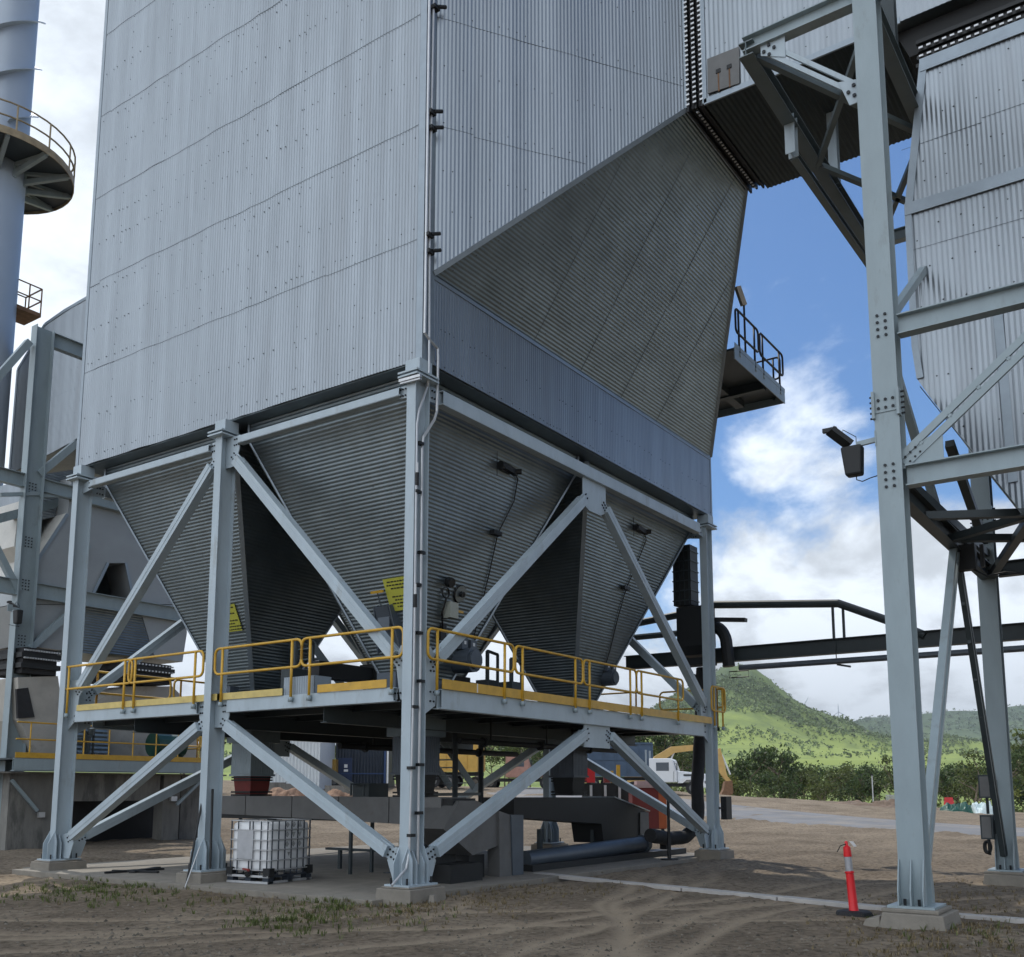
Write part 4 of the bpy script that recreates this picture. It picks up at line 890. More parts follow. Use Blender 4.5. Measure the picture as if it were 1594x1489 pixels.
m = MB(); a = P(1303, 1034, 'x', 13.6); m.bar(a, a+V((0, -.35, -.08)), .05, .05); m.bar(V((13.5, a.y, 5.4)), a, .02, .02); m.build('hanger', M_DARKST, pr, PR)
# cable box column and bend beside the leg
m = MB(); z0, z1 = 6.6, 8.3; m.bounds((12.45, .72, z0), (12.95, 1.25, z1), 0)
for k in range(6): m.bounds((12.43, .70, z0+.12+k*.28), (12.97, 1.27, z0+.15+k*.28), 1)
for k in range(4): m.bounds((12.43, .76+k*.14, z0), (12.45, .78+k*.14, z1), 1)
m.build('cable_riser', [M_BLACK, M_DARKST], pr, PR)
m = MB(); m.bounds((12.5, .35, 5.45), (13.2, 1.2, 6.55)); m.hexa([V((12.6, .5, 5.2)), V((13.1, .5, 5.2)), V((13.1, 1.1, 5.2)), V((12.6, 1.1, 5.2))], [V((12.5, .35, 5.46)), V((13.2, .35, 5.46)), V((13.2, 1.2, 5.46)), V((12.5, 1.2, 5.46))]); m.bar((12.7, 1.1, 6.25), (12.7, -.75, 6.05), .2, .1); m.bounds((12.4, .2, 4.9), (12.9, 1.0, 5.1)); m.build('drive_box', M_BLACK, pr, PR)
m = MB(); c_ = P(1108, 975, 'x', 13.0); pts = []
for k in range(9): a = R(90-90*k/8); pts.append(V((13.0, c_.y-.42*math.cos(a)+.0, c_.z-.55+.55*math.sin(a))))
pts.append(pts[-1]+V((0, -.05, -.6))); m.tube(pts, .17, 10); m.tube([V((13, pts[-1].y-.55, 4.72)), V((13, pts[-1].y-.55, 4.55)), V((13, pts[-1].y+.0, 4.55)), V((13, pts[-1].y+.0, 4.72))], .015, 6, True); m.build('cable_bend', M_BLACK, pr, PR)
# fat hose that drops along the leg and turns under the hopper
m = MB(); c = [(1093, 1040), (1091, 1120), (1088, 1180), (1085, 1220), (1087, 1265), (1082, 1288), (1066, 1303), (1040, 1305), (1012, 1300)]; pts = [P(x, y, 'y', .85) for x, y in c]
ps = []
for i in range(len(pts)-1):
    for k in range(4): ps.append(pts[i].lerp(pts[i+1], k/4))
ps.append(pts[-1]); rr_ = [.17+.012*(k % 2) for k in range(len(ps))]; m.tube(ps, rr_, 14)
m.cyl(V((pts[0].x, .85, 3.9)), V((pts[0].x, .85, 4.35)), .2, 14); m.tube([V((pts[0].x, .85, 4.3)), V((pts[0].x-.02, .9, 4.5)), V((pts[0].x-.02, 1.2, 4.6))], .2, 12)
hz = m.build('black_hose', M_RUBBER, None, (12.6, .85, GZ)); autosmooth(hz, 60); tag(hz, 'thick black hose dropping beside the right front leg and curving along the slab', 'hose')
m = MB()
m.bar((12.2, -.05, 1.05), (12.6, -.05, 1.05), .05, .05); m.bounds((12.4, -.16, .75), (12.75, .0, 1.35)); tag(m.build('cable_box', M_BLACK, None, (12.5, 0, 1)), 'small black box strapped to the right front leg', 'electrical box')

# ================================================================== CONVEYORS under the hoppers
m = MB(); CV = V((3.0, 5, GZ)); cv_ = thing('drag_conveyor', CV, 'long grey enclosed conveyor trough running under the left hoppers on thin legs', 'conveyor')
yy = [8.7, 7.2, 5.7, 4.3, 2.9, 1.55]
for k in range(5): 
    zb = [.98, .96, .93, .90, .86, .83]; m.hexa([V((2.6, yy[k]-.012, zb[k])), V((3.4, yy[k]-.012, zb[k])), V((3.4, yy[k]-.012, 1.38)), V((2.6, yy[k]-.012, 1.38))], [V((2.6, yy[k+1]+.012, zb[k+1])), V((3.4, yy[k+1]+.012, zb[k+1])), V((3.4, yy[k+1]+.012, 1.38)), V((2.6, yy[k+1]+.012, 1.38))])
m.bounds((2.64, 1.3, .88), (3.36, 8.7, 1.36), 1); m.build('trough', [M_GREYP, M_BLACK], cv_, CV)
for y in (8.2, 6.2, 4.0, 2.4):
    for x in (2.68, 3.32): m = MB(); m.bar((x, y, -.2), (x, y, .95), .06, .06, (1, 0, 0)); m.build('leg', M_DARKST, cv_, CV)
m = MB(); m.bounds((2.7, 3.55, 1.37), (3.3, 4.0, 1.66)); m.tube([(2.6, 3.6, 1.4), (2.6, 3.6, 1.64), (2.6, 3.95, 1.64), (2.6, 3.95, 1.4)], .025, 6); m.build('drive_unit', M_DARKST, cv_, CV)
# discharge boot at the near end
m = MB(); q = [P(x, y, 'y', 1.2) for x, y in ((690, 1290), (736, 1331), (776, 1316), (776, 1262), (742, 1246), (716, 1246))]; m.prism([(p.x, 1.2, p.z) for p in q], (0, .9, 0)); m.build('discharge_boot', M_GREYP, cv_, CV)
m = MB(); q = [P(x, y, 'y', 1.15) for x, y in ((777, 1262), (794, 1268), (797, 1366), (778, 1366))]; m.prism([(p.x, 1.15, p.z) for p in q], (0, .3, 0)); q = [P(x, y, 'y', 1.15) for x, y in ((794, 1268), (813, 1268), (813, 1364), (797, 1366))]; m.prism([(p.x, 1.12, p.z) for p in q], (0, .35, 0), 1); m.build('support_post', [M_GREYP, M_PIPE], cv_, CV)
m = MB(); m.bounds((2.2, 1.0, -.2), (3.2, 1.9, .14)); m.bounds((1.6, 1.5, -.05), (3.0, 1.7, .28)); m.bounds((3.3, 1.4, -.2), (3.8, 2.0, .25)); m.build('base_frame', M_BLACK, cv_, CV)
C2 = V((9, 3, GZ)); c2 = thing('cross_conveyor', C2, 'black enclosed cross conveyor with a sloping pale end cover under the right hopper', 'conveyor')
m = MB(); q = [P(x, y, 'y', 2.2) for x, y in ((800, 1241), (957, 1241), (1008, 1264), (1008, 1312), (940, 1312), (936, 1282), (800, 1272))]; m.prism([(p.x, 2.2, p.z) for p in q], (0, .9, 0)); m.build('trough', M_BLACK, c2, C2)
m = MB(); q = [P(x, y, 'y', 2.2) for x, y in ((955, 1241), (1009, 1263))]; m.hexa([q[0]+V((0, -.03, .0)), q[1]+V((.06, -.03, 0)), q[1]+V((.06, .95, 0)), q[0]+V((0, .95, 0))], [q[0]+V((0, -.03, .03)), q[1]+V((.06, -.03, .03)), q[1]+V((.06, .95, .03)), q[0]+V((0, .95, .03))]); m.build('end_cover', M_CLAD, c2, C2)
m = MB(); q = [P(x, y, 'y', 2.18) for x, y in ((996, 1264), (1009, 1264), (1010, 1313), (996, 1310))]; m.prism([(p.x, 2.18, p.z) for p in q], (0, -.015, 0)); m.build('end_plate', M_GREYP, c2, C2)
for x in (7.5, 10.0, 13.0): m = MB(); m.bar((x, 2.5, -.2), (x, 2.5, .6), .1, .1, (1, 0, 0)); m.build('leg', M_DARKST, c2, C2)
m = MB(); a = P(816, 1338, 'y', 1.6); b_ = P(1000, 1313, 'y', 1.6); m.cyl(a, b_, .19, 20); m.cyl(b_-V((.05, 0, 0)), b_+V((.12, 0, 0)), .23, 20)
o = autosmooth(m.build('steel_pipe', M_PIPE, None, (9, 1.6, .3))); tag(o, 'fat blue grey pipe lying low in front of the black cross conveyor', 'pipe')
m = MB(); 
for x in (6.2, 9.0, 12.3): m.bounds((x-.1, 1.5, -.2), (x+.1, 1.7, .12))
m.bounds((5.4, 1.3, -.2), (13, 1.8, -.06)); tag(m.build('pipe_cradle', M_BLACK, None, (9, 1.6, -.2)), 'low black cradle carrying the fat blue grey pipe', 'pipe support')
for y_, z_, r_, lab in ((5.3, 2.50, .07, 'dark pipe slung under the walkway deck between the chutes'), (1.9, 2.52, .06, 'thin dark pipe slung under the front edge of the walkway deck')):
    m = MB(); m.cyl((3.6, y_, z_), (10.6, y_, z_), r_, 12)
    for x in (4.4, 6.6, 8.8): m.cyl((x, y_, z_), (x+.06, y_, z_), r_+.05, 12); m.bar((x+.3, y_, z_), (x+.3, y_, ZP-.2), .03, .03, (1, 0, 0))
    one_ = m.build('dust_pipe', M_BLACK, None, (6, y_, z_)); tag(one_, lab, 'pipe')
m = MB()
for x, y, z0, z1, r in ((6.4, 4.2, -.2, 2.9, .07), (7.0, 5.6, -.2, 2.9, .09), (10.4, 6.4, -.2, 2.9, .08)): m.cyl((x, y, z0), (x, y, z1), r, 10)
m.bar((6.4, 4.2, .9), (7.0, 5.6, .9), .06, .06); m.bar((7.0, 5.6, 1.4), (10.4, 6.4, 1.4), .08, .08); tag(m.build('standpipe_rack', M_DARKST, None, (7, 5, -.2)), 'dark frame of upright pipes standing between the two conveyors', 'pipes')
m = MB(); m.bounds((2.6, 4.98, 3.95), (9.6, 5.32, 4.3))
for x in (4.6, 7.6): m.bounds((x-.05, 5.0, ZP), (x+.05, 5.1, 3.96)); m.bounds((x-.3, 4.9, 3.86), (x+.3, 5.4, 4.4))
m.cyl((9.6, 5.15, 4.12), (10.1, 5.15, 4.12), .22, 14); tag(m.build('screw_conveyor', M_BLACK, None, (6, 5.15, ZP)), 'black screw conveyor on short posts between the hopper tips above the walkway deck', 'conveyor')
for x, y, h, lab in ((2.1, 5.2, 1.5, 'dark valve cabinet with a pipe on the walkway behind the middle left leg'), (5.0, 8.2, 1.7, 'dark valve cabinet with a tall pipe at the far side of the left hopper'), (5.6, 2.0, 1.2, 'dark valve cabinet with a short pipe beside the nearest hopper tip'), (6.6, 3.4, 1.6, 'dark valve cabinet with a bent pipe between the two front hopper tips')):
    m = MB(); m.bounds((x-.22, y-.18, ZP), (x+.22, y+.18, ZP+h*.55)); m.cyl((x, y, ZP), (x, y, ZP+h), .05, 8); m.bar((x, y, ZP+h), (x+.7, y+.2, ZP+h), .06, .06); m.cyl((x+.7, y+.2, ZP), (x+.7, y+.2, ZP+h), .04, 8)
    tag(m.build('valve_cabinet', M_DARKST, None, (x, y, ZP)), lab, 'cabinet', 'valve cabinets among the hopper tips')
# low bench rail behind the tank and small stands
m = MB(); m.bar((3.6, 5.6, .23), (3.6, 1.9, .23), .12, .05); 
for y in (5.2, 3.6, 2.2): m.bar((3.6, y, -.2), (3.6, y, .22), .07, .07, (1, 0, 0))
m.bar((3.3, 3.6, -.19), (3.9, 3.6, -.19), .1, .02); tag(m.build('low_rail', M_DARKST, None, (3.6, 4, -.2)), 'low dark steel rail on short posts behind the white tank', 'rail')
m = MB(); p = P(1042, 1338, 'z', -.2); m.cyl((p.x, p.y, -.2), (p.x, p.y, -.17), .22, 12); m.cyl((p.x, p.y, -.2), (p.x, p.y, .35), .05, 8); m.cyl((p.x, p.y, .35), (p.x, p.y, 1.4), .04, 8); tag(m.build('pipe_stand', M_BLACK, None, (p.x, p.y, -.2)), 'slim black pipe stand holding up the end of the black hose', 'stand')

# ================================================================== INTERMEDIATE BULK TANK
def tank():
    o = V((.21, 3.67, -.2)); a = R(7); X = V((math.cos(a), math.sin(a), 0)); Y = V((-math.sin(a), math.cos(a), 0)); Z = V((0, 0, 1)); W, D, H = 1.2, 1.0, 1.16
    t = thing('bulk_tank', o, 'white plastic bulk liquid tank in a dark tube cage standing on the slab', 'tank'); q = lambda x, y, z: o+X*x+Y*y+Z*z
    Mx = Matrix((X, Y, Z)).transposed()
    m = MB(); m.box(q(W/2, D/2, .67), (W-.07, D-.07, .90), 0, tilt=Mx); b = m.build('bottle', M_TANK, t, o, bevel=.07); b.data.polygons.foreach_set('use_smooth', [True]*6)
    m = MB(); m.cyl(q(W/2, D/2, 1.11), q(W/2, D/2, 1.17), .09, 16); m.build('lid', M_BLACK, t, o)
    m = MB(); r = .0125
    for z in (.25, .43, .62, .80, .98, 1.15):
        pts = []; c = .06
        for (cx_, cy_, a0) in ((W-c, c, -90), (W-c, D-c, 0), (c, D-c, 90), (c, c, 180)):
            for k in range(4): aa = R(a0+30*k); pts.append(q(cx_+c*math.cos(aa), cy_+c*math.sin(aa), z))
        m.tube(pts, r, 6, True, 1)
    for k in range(7):
        x = .06+k*(W-.12)/6
        for y in (0, D): m.tube([q(x, y, .16), q(x, y, 1.15)], r, 6)
    for y in (.06, .22, .42, .50, .78, .94):
        zlo = .16
        for x in (0, W):
            if x == 0 and y in (.42, .5): m.tube([q(x, y, .16), q(x, y, .42)], r, 6); m.tube([q(x, y, .98), q(x, y, 1.15)], r, 6)
            else: m.tube([q(x, y, zlo), q(x, y, 1.15)], r, 6)
    m.build('cage', [M_CAGE, M_GALV], t, o)
    m = MB(); pl = [q(-.012, .40, .45), q(-.012, .78, .45), q(-.012, .78, .97), q(-.012, .40, .97)]; m.plate(pl, X, .006); m.build('name_plate', mat('dull_tin', (.42, .43, .45), .45, .3, .12, 8), t, o)
    m = MB()
    for x in (.06, W/2, W-.06):
        for y in (.07, D/2, D-.07): m.box(q(x, y, .06), (.14, .14, .12), 0, tilt=Mx)
    for y in (.03, D-.03): m.bar(q(-.02, y, .03), q(W+.02, y, .03), .06, .04, Z, 1); m.bar(q(-.02, y, .14), q(W+.02, y, .14), .05, .04, Z, 0)
    for x in (.0, W): m.bar(q(x, 0, .03), q(x, D, .03), .06, .04, Z, 1); m.bar(q(x, 0, .14), q(x, D, .14), .05, .04, Z, 1)
    m.build('pallet', [M_CAGE, M_GALV], t, o)
    for x, y in ((.05, .05), (.05, D-.05), (W-.05, .05), (W-.05, D-.05)): m = MB(); m.box(q(x, y, .21), (.15, .15, .16), 0, tilt=Mx); m.build('corner_block', M_BLACK, t, o)
    m = MB(); m.cyl(q(.05, .47, .2), q(-.07, .47, .17), .055, 12); m.bar(q(-.06, .42, .26), q(-.06, .58, .27), .03, .03, Z, 1); m.cyl(q(-.03, .47, .17), q(-.03, .47, .27), .03, 8, 1); m.build('valve', [M_BLACK, M_RED], t, o)
    m = MB(); rg = random.Random(2)           # printed hazard marks on the bottle
    for i, x in enumerate((.51, .69, .87)):
        for j, z in enumerate((1.07, .89, .71)):
            c = q(x, .028, z); s = .055
            if (i, j) == (2, 0): poly = [c-X*s-Z*s*.8, c+X*s-Z*s*.8, c+Z*s*1.1]
            elif j == 1 and i: poly = [c-X*s+Z*s*.7, c-Z*s, c+X*s+Z*s*.7]
            else: poly = [c-X*s, c-Z*s, c+X*s, c+Z*s]
            m.plate(poly, Y, .003); m.plate([c+(p-c)*.6 for p in poly], Y, .005, 1); m.plate([c+(p-c)*.32 for p in poly], Y, .007)
    c = q(.57, .030, .53); m.plate([c-X*.04+Z*.03, c-Z*.04, c+X*.04+Z*.03], Y, .003)
    m.build('printed_mark', [mat('grey_print', (.28, .29, .28), .6), mat('pale_print', (.55, .56, .56), .6)], t, o)
    return t
M_TANK = mat('translucent_white_plastic', (.80, .81, .82), .45, 0, .06, 2.5, spec=.4); M_CAGE = mat('dark_blue_cage_tube', (.035, .045, .06), .45, .4)
tank()

# ================================================================== BOLLARD
bo = P(1330, 1424, 'z', GZ); bo = V((bo.x, bo.y, GZ+.005)); bt = thing('traffic_bollard', bo, 'leaning orange red plastic bollard with a grey reflective band on a black base', 'bollard')
ax = (P(1318, 1318, 'x', bo.x)-bo); ax = ax.normalized(); h = 1.02
m = MB(); m.tube([bo, bo+V((0, 0, .045)), bo+V((0, 0, .06))], [.27, .25, .20], 8); m.build('base', M_RUBBER, bt, bo)
m = MB(); prof = [(.05, .075), (.07, .066), (.5, .058), (.60, .056), (.605, .066), (.625, .066), (.63, .052), (.84, .049), (.845, .056), (.86, .057), (.985, .050), (1.0, .030), (1.01, .022), (1.06, .024), (1.075, .012)]
m.tube([bo+ax*z*.97 for z, r in prof], [r for z, r in prof], 18); o = m.build('post', mat('orange_red_plastic', (.72, .014, .02), .42, 0, .05, 4), bt, bo); autosmooth(o, 50)
m = MB(); m.tube([bo+ax*.632*.97, bo+ax*.842*.97], [.0545, .0515], 18); m.build('reflective_band', mat('grey_reflective_tape', (.38, .38, .40), .35, .3, .12, 20), bt, bo)
m = MB(); c = bo+ax*1.0; m.plate([c+V((.0, -.04, .04)), c+V((.02, -.10, -.04)), c+V((.02, -.14, -.03)), c+V((.0, -.10, .04))], (1, .3, .1), .004); m.tube([c+V((-.03, .0, .0)), c+V((-.03, .08, -.03)), c+V((-.03, .13, -.12))], .007, 5, mi=1); m.build('tag_strap', [M_WHITE, M_BLACK], bt, bo)

# ================================================================== CLUTTER ON AND BESIDE THE SLAB
def one(mb, name, mats, lab, cat, o, group=None, smooth=False):
    ob = mb.build(name, mats, None, o, smooth); return tag(ob, lab, cat, group)
m = MB(); m.tube([V((-.5, 5.1, -.2)), P(316, 1240, 'x', -.1)], .022, 6); one(m, 'steel_rod', M_BLACK, 'longer black steel rod leaning inside the middle leg', 'rod', (-.5, 5.1, -.2))
m = MB(); m.tube([P(327, 1352, 'x', -.15), P(331, 1228, 'x', .0)], .025, 6); one(m, 'steel_rod', M_BLACK, 'shorter black rod crossing the other rod at the middle leg', 'rod', (-.2, 5, 0))
m = MB(); m.tube([P(288, 1381, 'z', GZ), P(311, 1318, 'x', -.5)], .013, 6); one(m, 'pale_stick', M_GALV, 'thin pale stick leaning on the middle footing', 'stick', P(288, 1381, 'z', GZ))
for pts, w_, lab in (([(163, 1358), (255, 1352)], .05, 'thin dark flat bar lying on the slab edge'), ([(176, 1355), (246, 1357)], .09, 'short dark steel offcut lying flat on the slab'), ([(205, 1357), (246, 1350)], .13, 'thick black offcut lying across the other offcuts')):
    a, b_ = [P(x, y, 'z', -.17) for x, y in pts]; m = MB(); m.bar(a, b_, w_, .04); one(m, 'steel_offcut', M_BLACK, lab, 'offcut', (a+b_)/2)
m = MB(); a = P(673, 1402, 'z', GZ+.03)
for k in range(1):
    vs_ = [a+V((random.uniform(.08, .11)*math.cos(t*1.05), random.uniform(.08, .12)*math.sin(t*1.05), 0)) for t in range(6)]; m.hexa([v-V((0, 0, .06)) for v in vs_], [v*.6+a*.4+V((0, 0, .09)) for v in vs_])
one(m, 'pale_rock', M_CONC, 'pale broken rock lying beside the nearest footing', 'rock', a)
# electrical boxes on the rear right leg
for (x0, y0_, x1, y1_), lab in (((1524, 1206, 1546, 1242), 'upper grey electrical box hung on the rear right leg'), ((1527, 1268, 1549, 1306), 'lower dark electrical box hung on the rear right leg')):
    a, b_ = P(x0, y0_, 'x', 8.75), P(x1, y1_, 'x', 8.75); m = MB(); m.bounds((8.6, b_.y, b_.z), (8.78, a.y, a.z)); m.bounds((8.585, b_.y+.03, b_.z+.03), (8.6, a.y-.03, a.z-.03), 1); m.bounds((8.78, b_.y, b_.z+.1), (8.84, a.y-.3, a.z-.1)); m.cyl((8.7, b_.y+.1, b_.z-.3), (8.7, b_.y+.1, b_.z), .03, 6)
    one(m, 'electrical_box', [M_DARKST, M_GREYP], lab, 'electrical box', (8.7, a.y, b_.z), 'electrical boxes on the rear right leg')
m = MB(); c = P(1538, 1318, 'x', 8.7)
for k in range(3): m.tube([c+V((-.04*k, .05*math.cos(t*math.pi/8), .11*math.sin(t*math.pi/8))) for t in range(16)], .03, 6, True)
one(m, 'cable_coil', M_BLACK, 'coil of black cable hanging under the lower electrical box', 'cable coil', c)
fl2 = P(1505, 868, 'x', 6.0); m = MB(); m.box(fl2, (.2, .3, .45)); m.box(fl2+V((0, -.25, .0)), (.1, .06, .4)); m.bar(fl2+V((0, .0, .2)), fl2+V((.1, 0, .5)), .06, .06); m.tube([fl2+V((0, -.1, -.22)), fl2+V((0, -.3, -.36)), fl2+V((0, -.6, -.33)), fl2+V((0, -.9, -.4))], .015, 6); one(m, 'flood_light', M_BLACK, 'black flood light hanging under the dark beam at far right', 'flood light', fl2)

# ================================================================== SECOND UNIT on the left
LF = V((4.3, 20, .1)); lf = thing('rear_steel_frame', LF, 'tall pale steel portal frame standing beyond the left end of the filter house', 'steel frame')
YL = 20.0
xl = P(60, 620, 'y', YL).x
ztop = P(60, 508, 'y', YL).z
m = MB(); m.ibeam((xl, YL, .1), (xl, YL, ztop), .62, .34, .022, .014, (1, 0, 0))
for z in (9.4, 8.0, 6.2, 11.2): m.bolts((xl, YL-.02, z), (0, -1, 0), (1, 0, 0), 3, .1, (0, 0, 1), 4, .1, r=.022)
m.build('column', [M_STEEL2, M_BOLT], lf, LF)
def lb(p0, p1, h=.42, w=.22, nm='beam', mats=M_STEEL2, y=YL):
    a, b = P(*p0, 'y', y), P(*p1, 'y', y)
    m = MB(); m.ibeam(a, b, h, w, .018, .012, (0, 0, 1)); return m.build(nm, mats, lf, LF)
za = P(72, 526, 'y', YL).z; m = MB(); m.ibeam((xl+.315, YL, za), (xl+8, YL, za), .5, .24, .02, .014); m.build('beam', M_STEEL2, lf, LF)
for py, hh in ((757, .45), (922, .50)):
    z = P(72, py, 'y', YL).z; 
    for xa0, xb0 in ((xl-6, xl-.315), (xl+.315, xl+8.2)): m = MB(); m.ibeam((xa0, YL, z), (xb0, YL, z), hh, .24, .02, .014); m.build('beam', M_STEEL2, lf, LF)
def lbar(p0, p1, w_, y=YL, nm='brace', mats=M_STEEL2):
    a, b = P(*p0, 'y', y), P(*p1, 'y', y); m = MB(); m.bar(a, b, w_, w_, (0, -1, 0)); return m.build(nm, mats, lf, LF)
lbar((45, 532), (-20, 605), .22); lbar((60, 738), (118, 690), .22); lbar((55, 895), (205, 805), .2, YL+.3); lbar((45, 1010), (115, 948), .2); lbar((0, 770), (60, 768), .12); lbar((60, 771), (110, 771), .12)
lbar((-20, 812), (118, 775), .28, YL+.9); lbar((-10, 845), (28, 920), .2); lbar((125, 860), (140, 850), .1)
flood(P(30, 948, 'y', YL-.4), 'black flood light with solar head fixed to the far left steel column', arm=V((-.3, 0, 0)))
# clad vessel behind
VL = V((6.5, 20, 8)); ve = thing('rear_vessel', VL, 'pale ribbed vessel with trouser legs seen beyond the left edge of the filter house', 'vessel')
XW = 6.2
q = [P(x, y, 'x', XW) for x, y in ((15, 737), (28, 575), (70, 505), (100, 484), (150, 455), (175, 640), (113, 687), (58, 716))]
m = MB(); info = corr(m, q, (0, 0, 1), pitch=.076, panel=.8, bow=.012, seed=31)
if info[4].x > 0: info = info[:4]+(-info[4],)+info[5:]
e = info[6]; z_0 = info[0](0, 0).z; f = lambda z: (z-z_0)/e.z
sheet_detail(m, info, [f(z) for z in (13.6, 15.6)], [f(z) for z in (13.0, 14.7, 16.4)], seed=32, pitch=.4)
m.build('vessel_cladding', [M_CLAD, M_SEAM, M_SCREW], ve, VL)
m = MB(); m.prism([p+V((.03, 0, 0)) for p in q], (5, 0, 0)); m.build('casing', M_CLAD2, ve, VL)
m = MB(); 
for a, b in zip(q[:4], q[1:5]): m.bar(a, b, .12, .05, (-1, 0, 0))
m.build('edge_flashing', M_FLASH, ve, VL)
def pl(pts, y, depth, nm, mt, par=ve, o=VL, rib=None, pitch=.09):
    q = [P(a, b, 'y', y) for a, b in pts]; m = MB()
    if rib: corr(m, q, rib, pitch=pitch, amp=.022); q = [p+V((0, .03, 0)) for p in q]
    m.prism(q, (0, depth, 0)); return m.build(nm, mt, par, o)
M_SMOOTH = mat('smooth_zinc_sheet', (.34, .36, .37), .5, .35, .07, 1.2); M_LITPALE = mat('pale_sky_lit_sheet', (.62, .61, .57), .5, .15, .12, 1.5, .5, 3)  # the pale tone paints sky brightness onto the hopper's sloping side
ym = 19.6
yu = ym+.5
pl([(105, 800), (112, 742), (240, 742), (262, 860), (288, 940), (209, 940), (196, 876), (168, 876), (137, 940), (22, 940), (43, 895)], yu, 3.2, 'upper_hopper', M_SMOOTH)
pl([(22, 941), (137, 941), (118, 1000), (95, 1012), (36, 1004)], yu, 3.0, 'trouser_leg', M_SMOOTH)
pl([(128, 941), (215, 941), (240, 1024), (200, 1020), (128, 1016)], yu-.02, 3.0, 'trouser_leg', M_CLAD2, rib=(1, 0, 0))
pl([(216, 941), (288, 941), (291, 985), (284, 1030), (241, 1024)], yu, 3.0, 'trouser_leg', M_SMOOTH)
pl([(120, 860), (250, 860), (250, 1000), (110, 1000)], yu+1.2, .04, 'gap_shade_sheet', M_DKCLAD)  # added dark sheet, stands in for the shade between the legs
m = MB(); a, b_ = P(105, 799, 'y', yu), P(43, 893, 'y', yu); n_ = V((-(a.z-b_.z), 0, a.x-b_.x)).normalized()*.03; m.hexa([a, b_, b_+V((0, 3.2, 0)), a+V((0, 3.2, 0))], [a+n_, b_+n_, b_+n_+V((0, 3.2, 0)), a+n_+V((0, 3.2, 0))]); m.build('lit_side_sheet', M_LITPALE, ve, VL)  # thin overlay painted pale, as if bright from the sky
m = MB()
for p, q_ in (((168, 876), (137, 940)), ((196, 876), (209, 940)), ((105, 800), (43, 895))): m.bar(P(*p, 'y', yu-.02), P(*q_, 'y', yu-.02), .10, .05, (0, -1, 0))
m.build('hopper_flashing', M_FLASH, ve, VL)
pl([(52, 740), (118, 730), (112, 798), (52, 812)], ym+1.2, 2.4, 'ribbed_band', M_CLAD, rib=(1, 0, 0), pitch=.1)
pl([(30, 780), (60, 780), (60, 890), (22, 850)], ym+1.2, 1.5, 'side_wall', M_LITPALE)
for x0, x1, y0_, y1_ in ((36, 90, 1006, 1052), (196, 268, 1027, 1066)):
    m = MB(); a, b_ = P(x0, y0_, 'y', ym-.1), P(x1, y1_, 'y', ym-.1); n_ = 5
    for k in range(n_):
        z = a.z+(b_.z-a.z)*(k+.5)/n_; e = .05 if k % 2 else -.04; m.bounds((a.x-e, ym-.1-e, z-(a.z-b_.z)/n_*.49), (b_.x+e, ym+2, z+(a.z-b_.z)/n_*.49), k % 2)
    for k in range(14):
        for zz_ in (.12, .42): m.box((a.x+(b_.x-a.x)*(k+.5)/14, ym-.17, a.z+(b_.z-a.z)*zz_), (.06, .05, .05), 2)
    m.build('bellows', [M_RUBBER, M_BLACK, M_GALV], ve, VL)
M_BEIGE = mat('beige_casing', (.44, .42, .38), .6, .1, .15, 1.5, stain=((.25, .22, .18), 1.5, .56, .6))
pl([(28, 1054), (90, 1052), (100, 1120), (125, 1188), (60, 1188), (30, 1120)], ym, 2.2, 'fan_inlet', M_BEIGE)
pl([(26, 1072), (44, 1070), (54, 1116), (28, 1118)], ym-.06, .1, 'inlet_mouth', M_RUBBER)
pl([(195, 1068), (268, 1068), (300, 1100), (310, 1190), (150, 1190), (130, 1100)], ym+.6, 2.2, 'fan_inlet', M_BEIGE)
pl([(108, 1110), (165, 1110), (170, 1185), (108, 1185)], ym+.1, 1.5, 'ribbed_band', M_CLAD2, rib=(1, 0, 0), pitch=.14)
# rear platform, railing, concrete plinth
RP = V((6, 18, 2)); rp = thing('rear_platform', RP, 'far left walkway with yellow rail on a grey beam above the concrete plinth', 'platform')
YP = 18.2; zt = P(100, 1181, 'y', YP).z; xa_, xb_ = 3.2, P(322, 1190, 'y', YP).x
m = MB(); m.ibeam((xa_, YP, zt-.2), (xb_, YP, zt-.2), .38, .2); m.bounds((xa_, YP-.108, zt-.36), (xb_, YP-.10, zt-.03)); m.build('edge_beam', M_STEEL2, rp, RP)
m = MB(); m.bounds((xa_, YP, zt-.05), (xb_, YP+4, zt)); m.build('deck', M_DARKST, rp, RP)
m = MB(); m.bounds((xa_, YP-.12, zt), (xb_, YP-.105, zt+.16)); m.build('toe_board', M_YEL, rp, RP)
for k in range(4):
    w_ = (xb_-xa_)/4; m = MB()
    for z in (.55, 1.05): m.tube([(xa_+k*w_, YP-.1, zt+z), (xa_+(k+1)*w_, YP-.1, zt+z)], .024, 6)
    for j in range(2): m.tube([(xa_+(k+.25+.5*j)*w_, YP-.1, zt), (xa_+(k+.25+.5*j)*w_, YP-.1, zt+1.05)], .024, 6)
    m.build('handrail', M_YEL, rp, RP)
rail_panel((xb_-.05, YP+.3, zt), (xb_-.05, YP+3.5, zt), rp, RP); rail_panel((xb_-3, YP+4, zt), (xb_, YP+4, zt), rp, RP)
m = MB()
for (x, y, z0, z1, r) in ((5.9, 18.9, 0, .9, .06), (6.0, 18.9, .2, .75, .1), (6.2, 18.9, 0, 1.1, .04), (5.7, 18.9, .5, .7, .14), (6.1, 18.9, .8, 1.0, .12)): m.cyl((x, y, zt+z0), (x, y, zt+z1), r, 8)
m.bar((5.6, 18.9, zt+.9), (6.5, 18.9, zt+.9), .05, .05); m.build('actuator', M_DARKST, rp, RP)
m = MB(); 
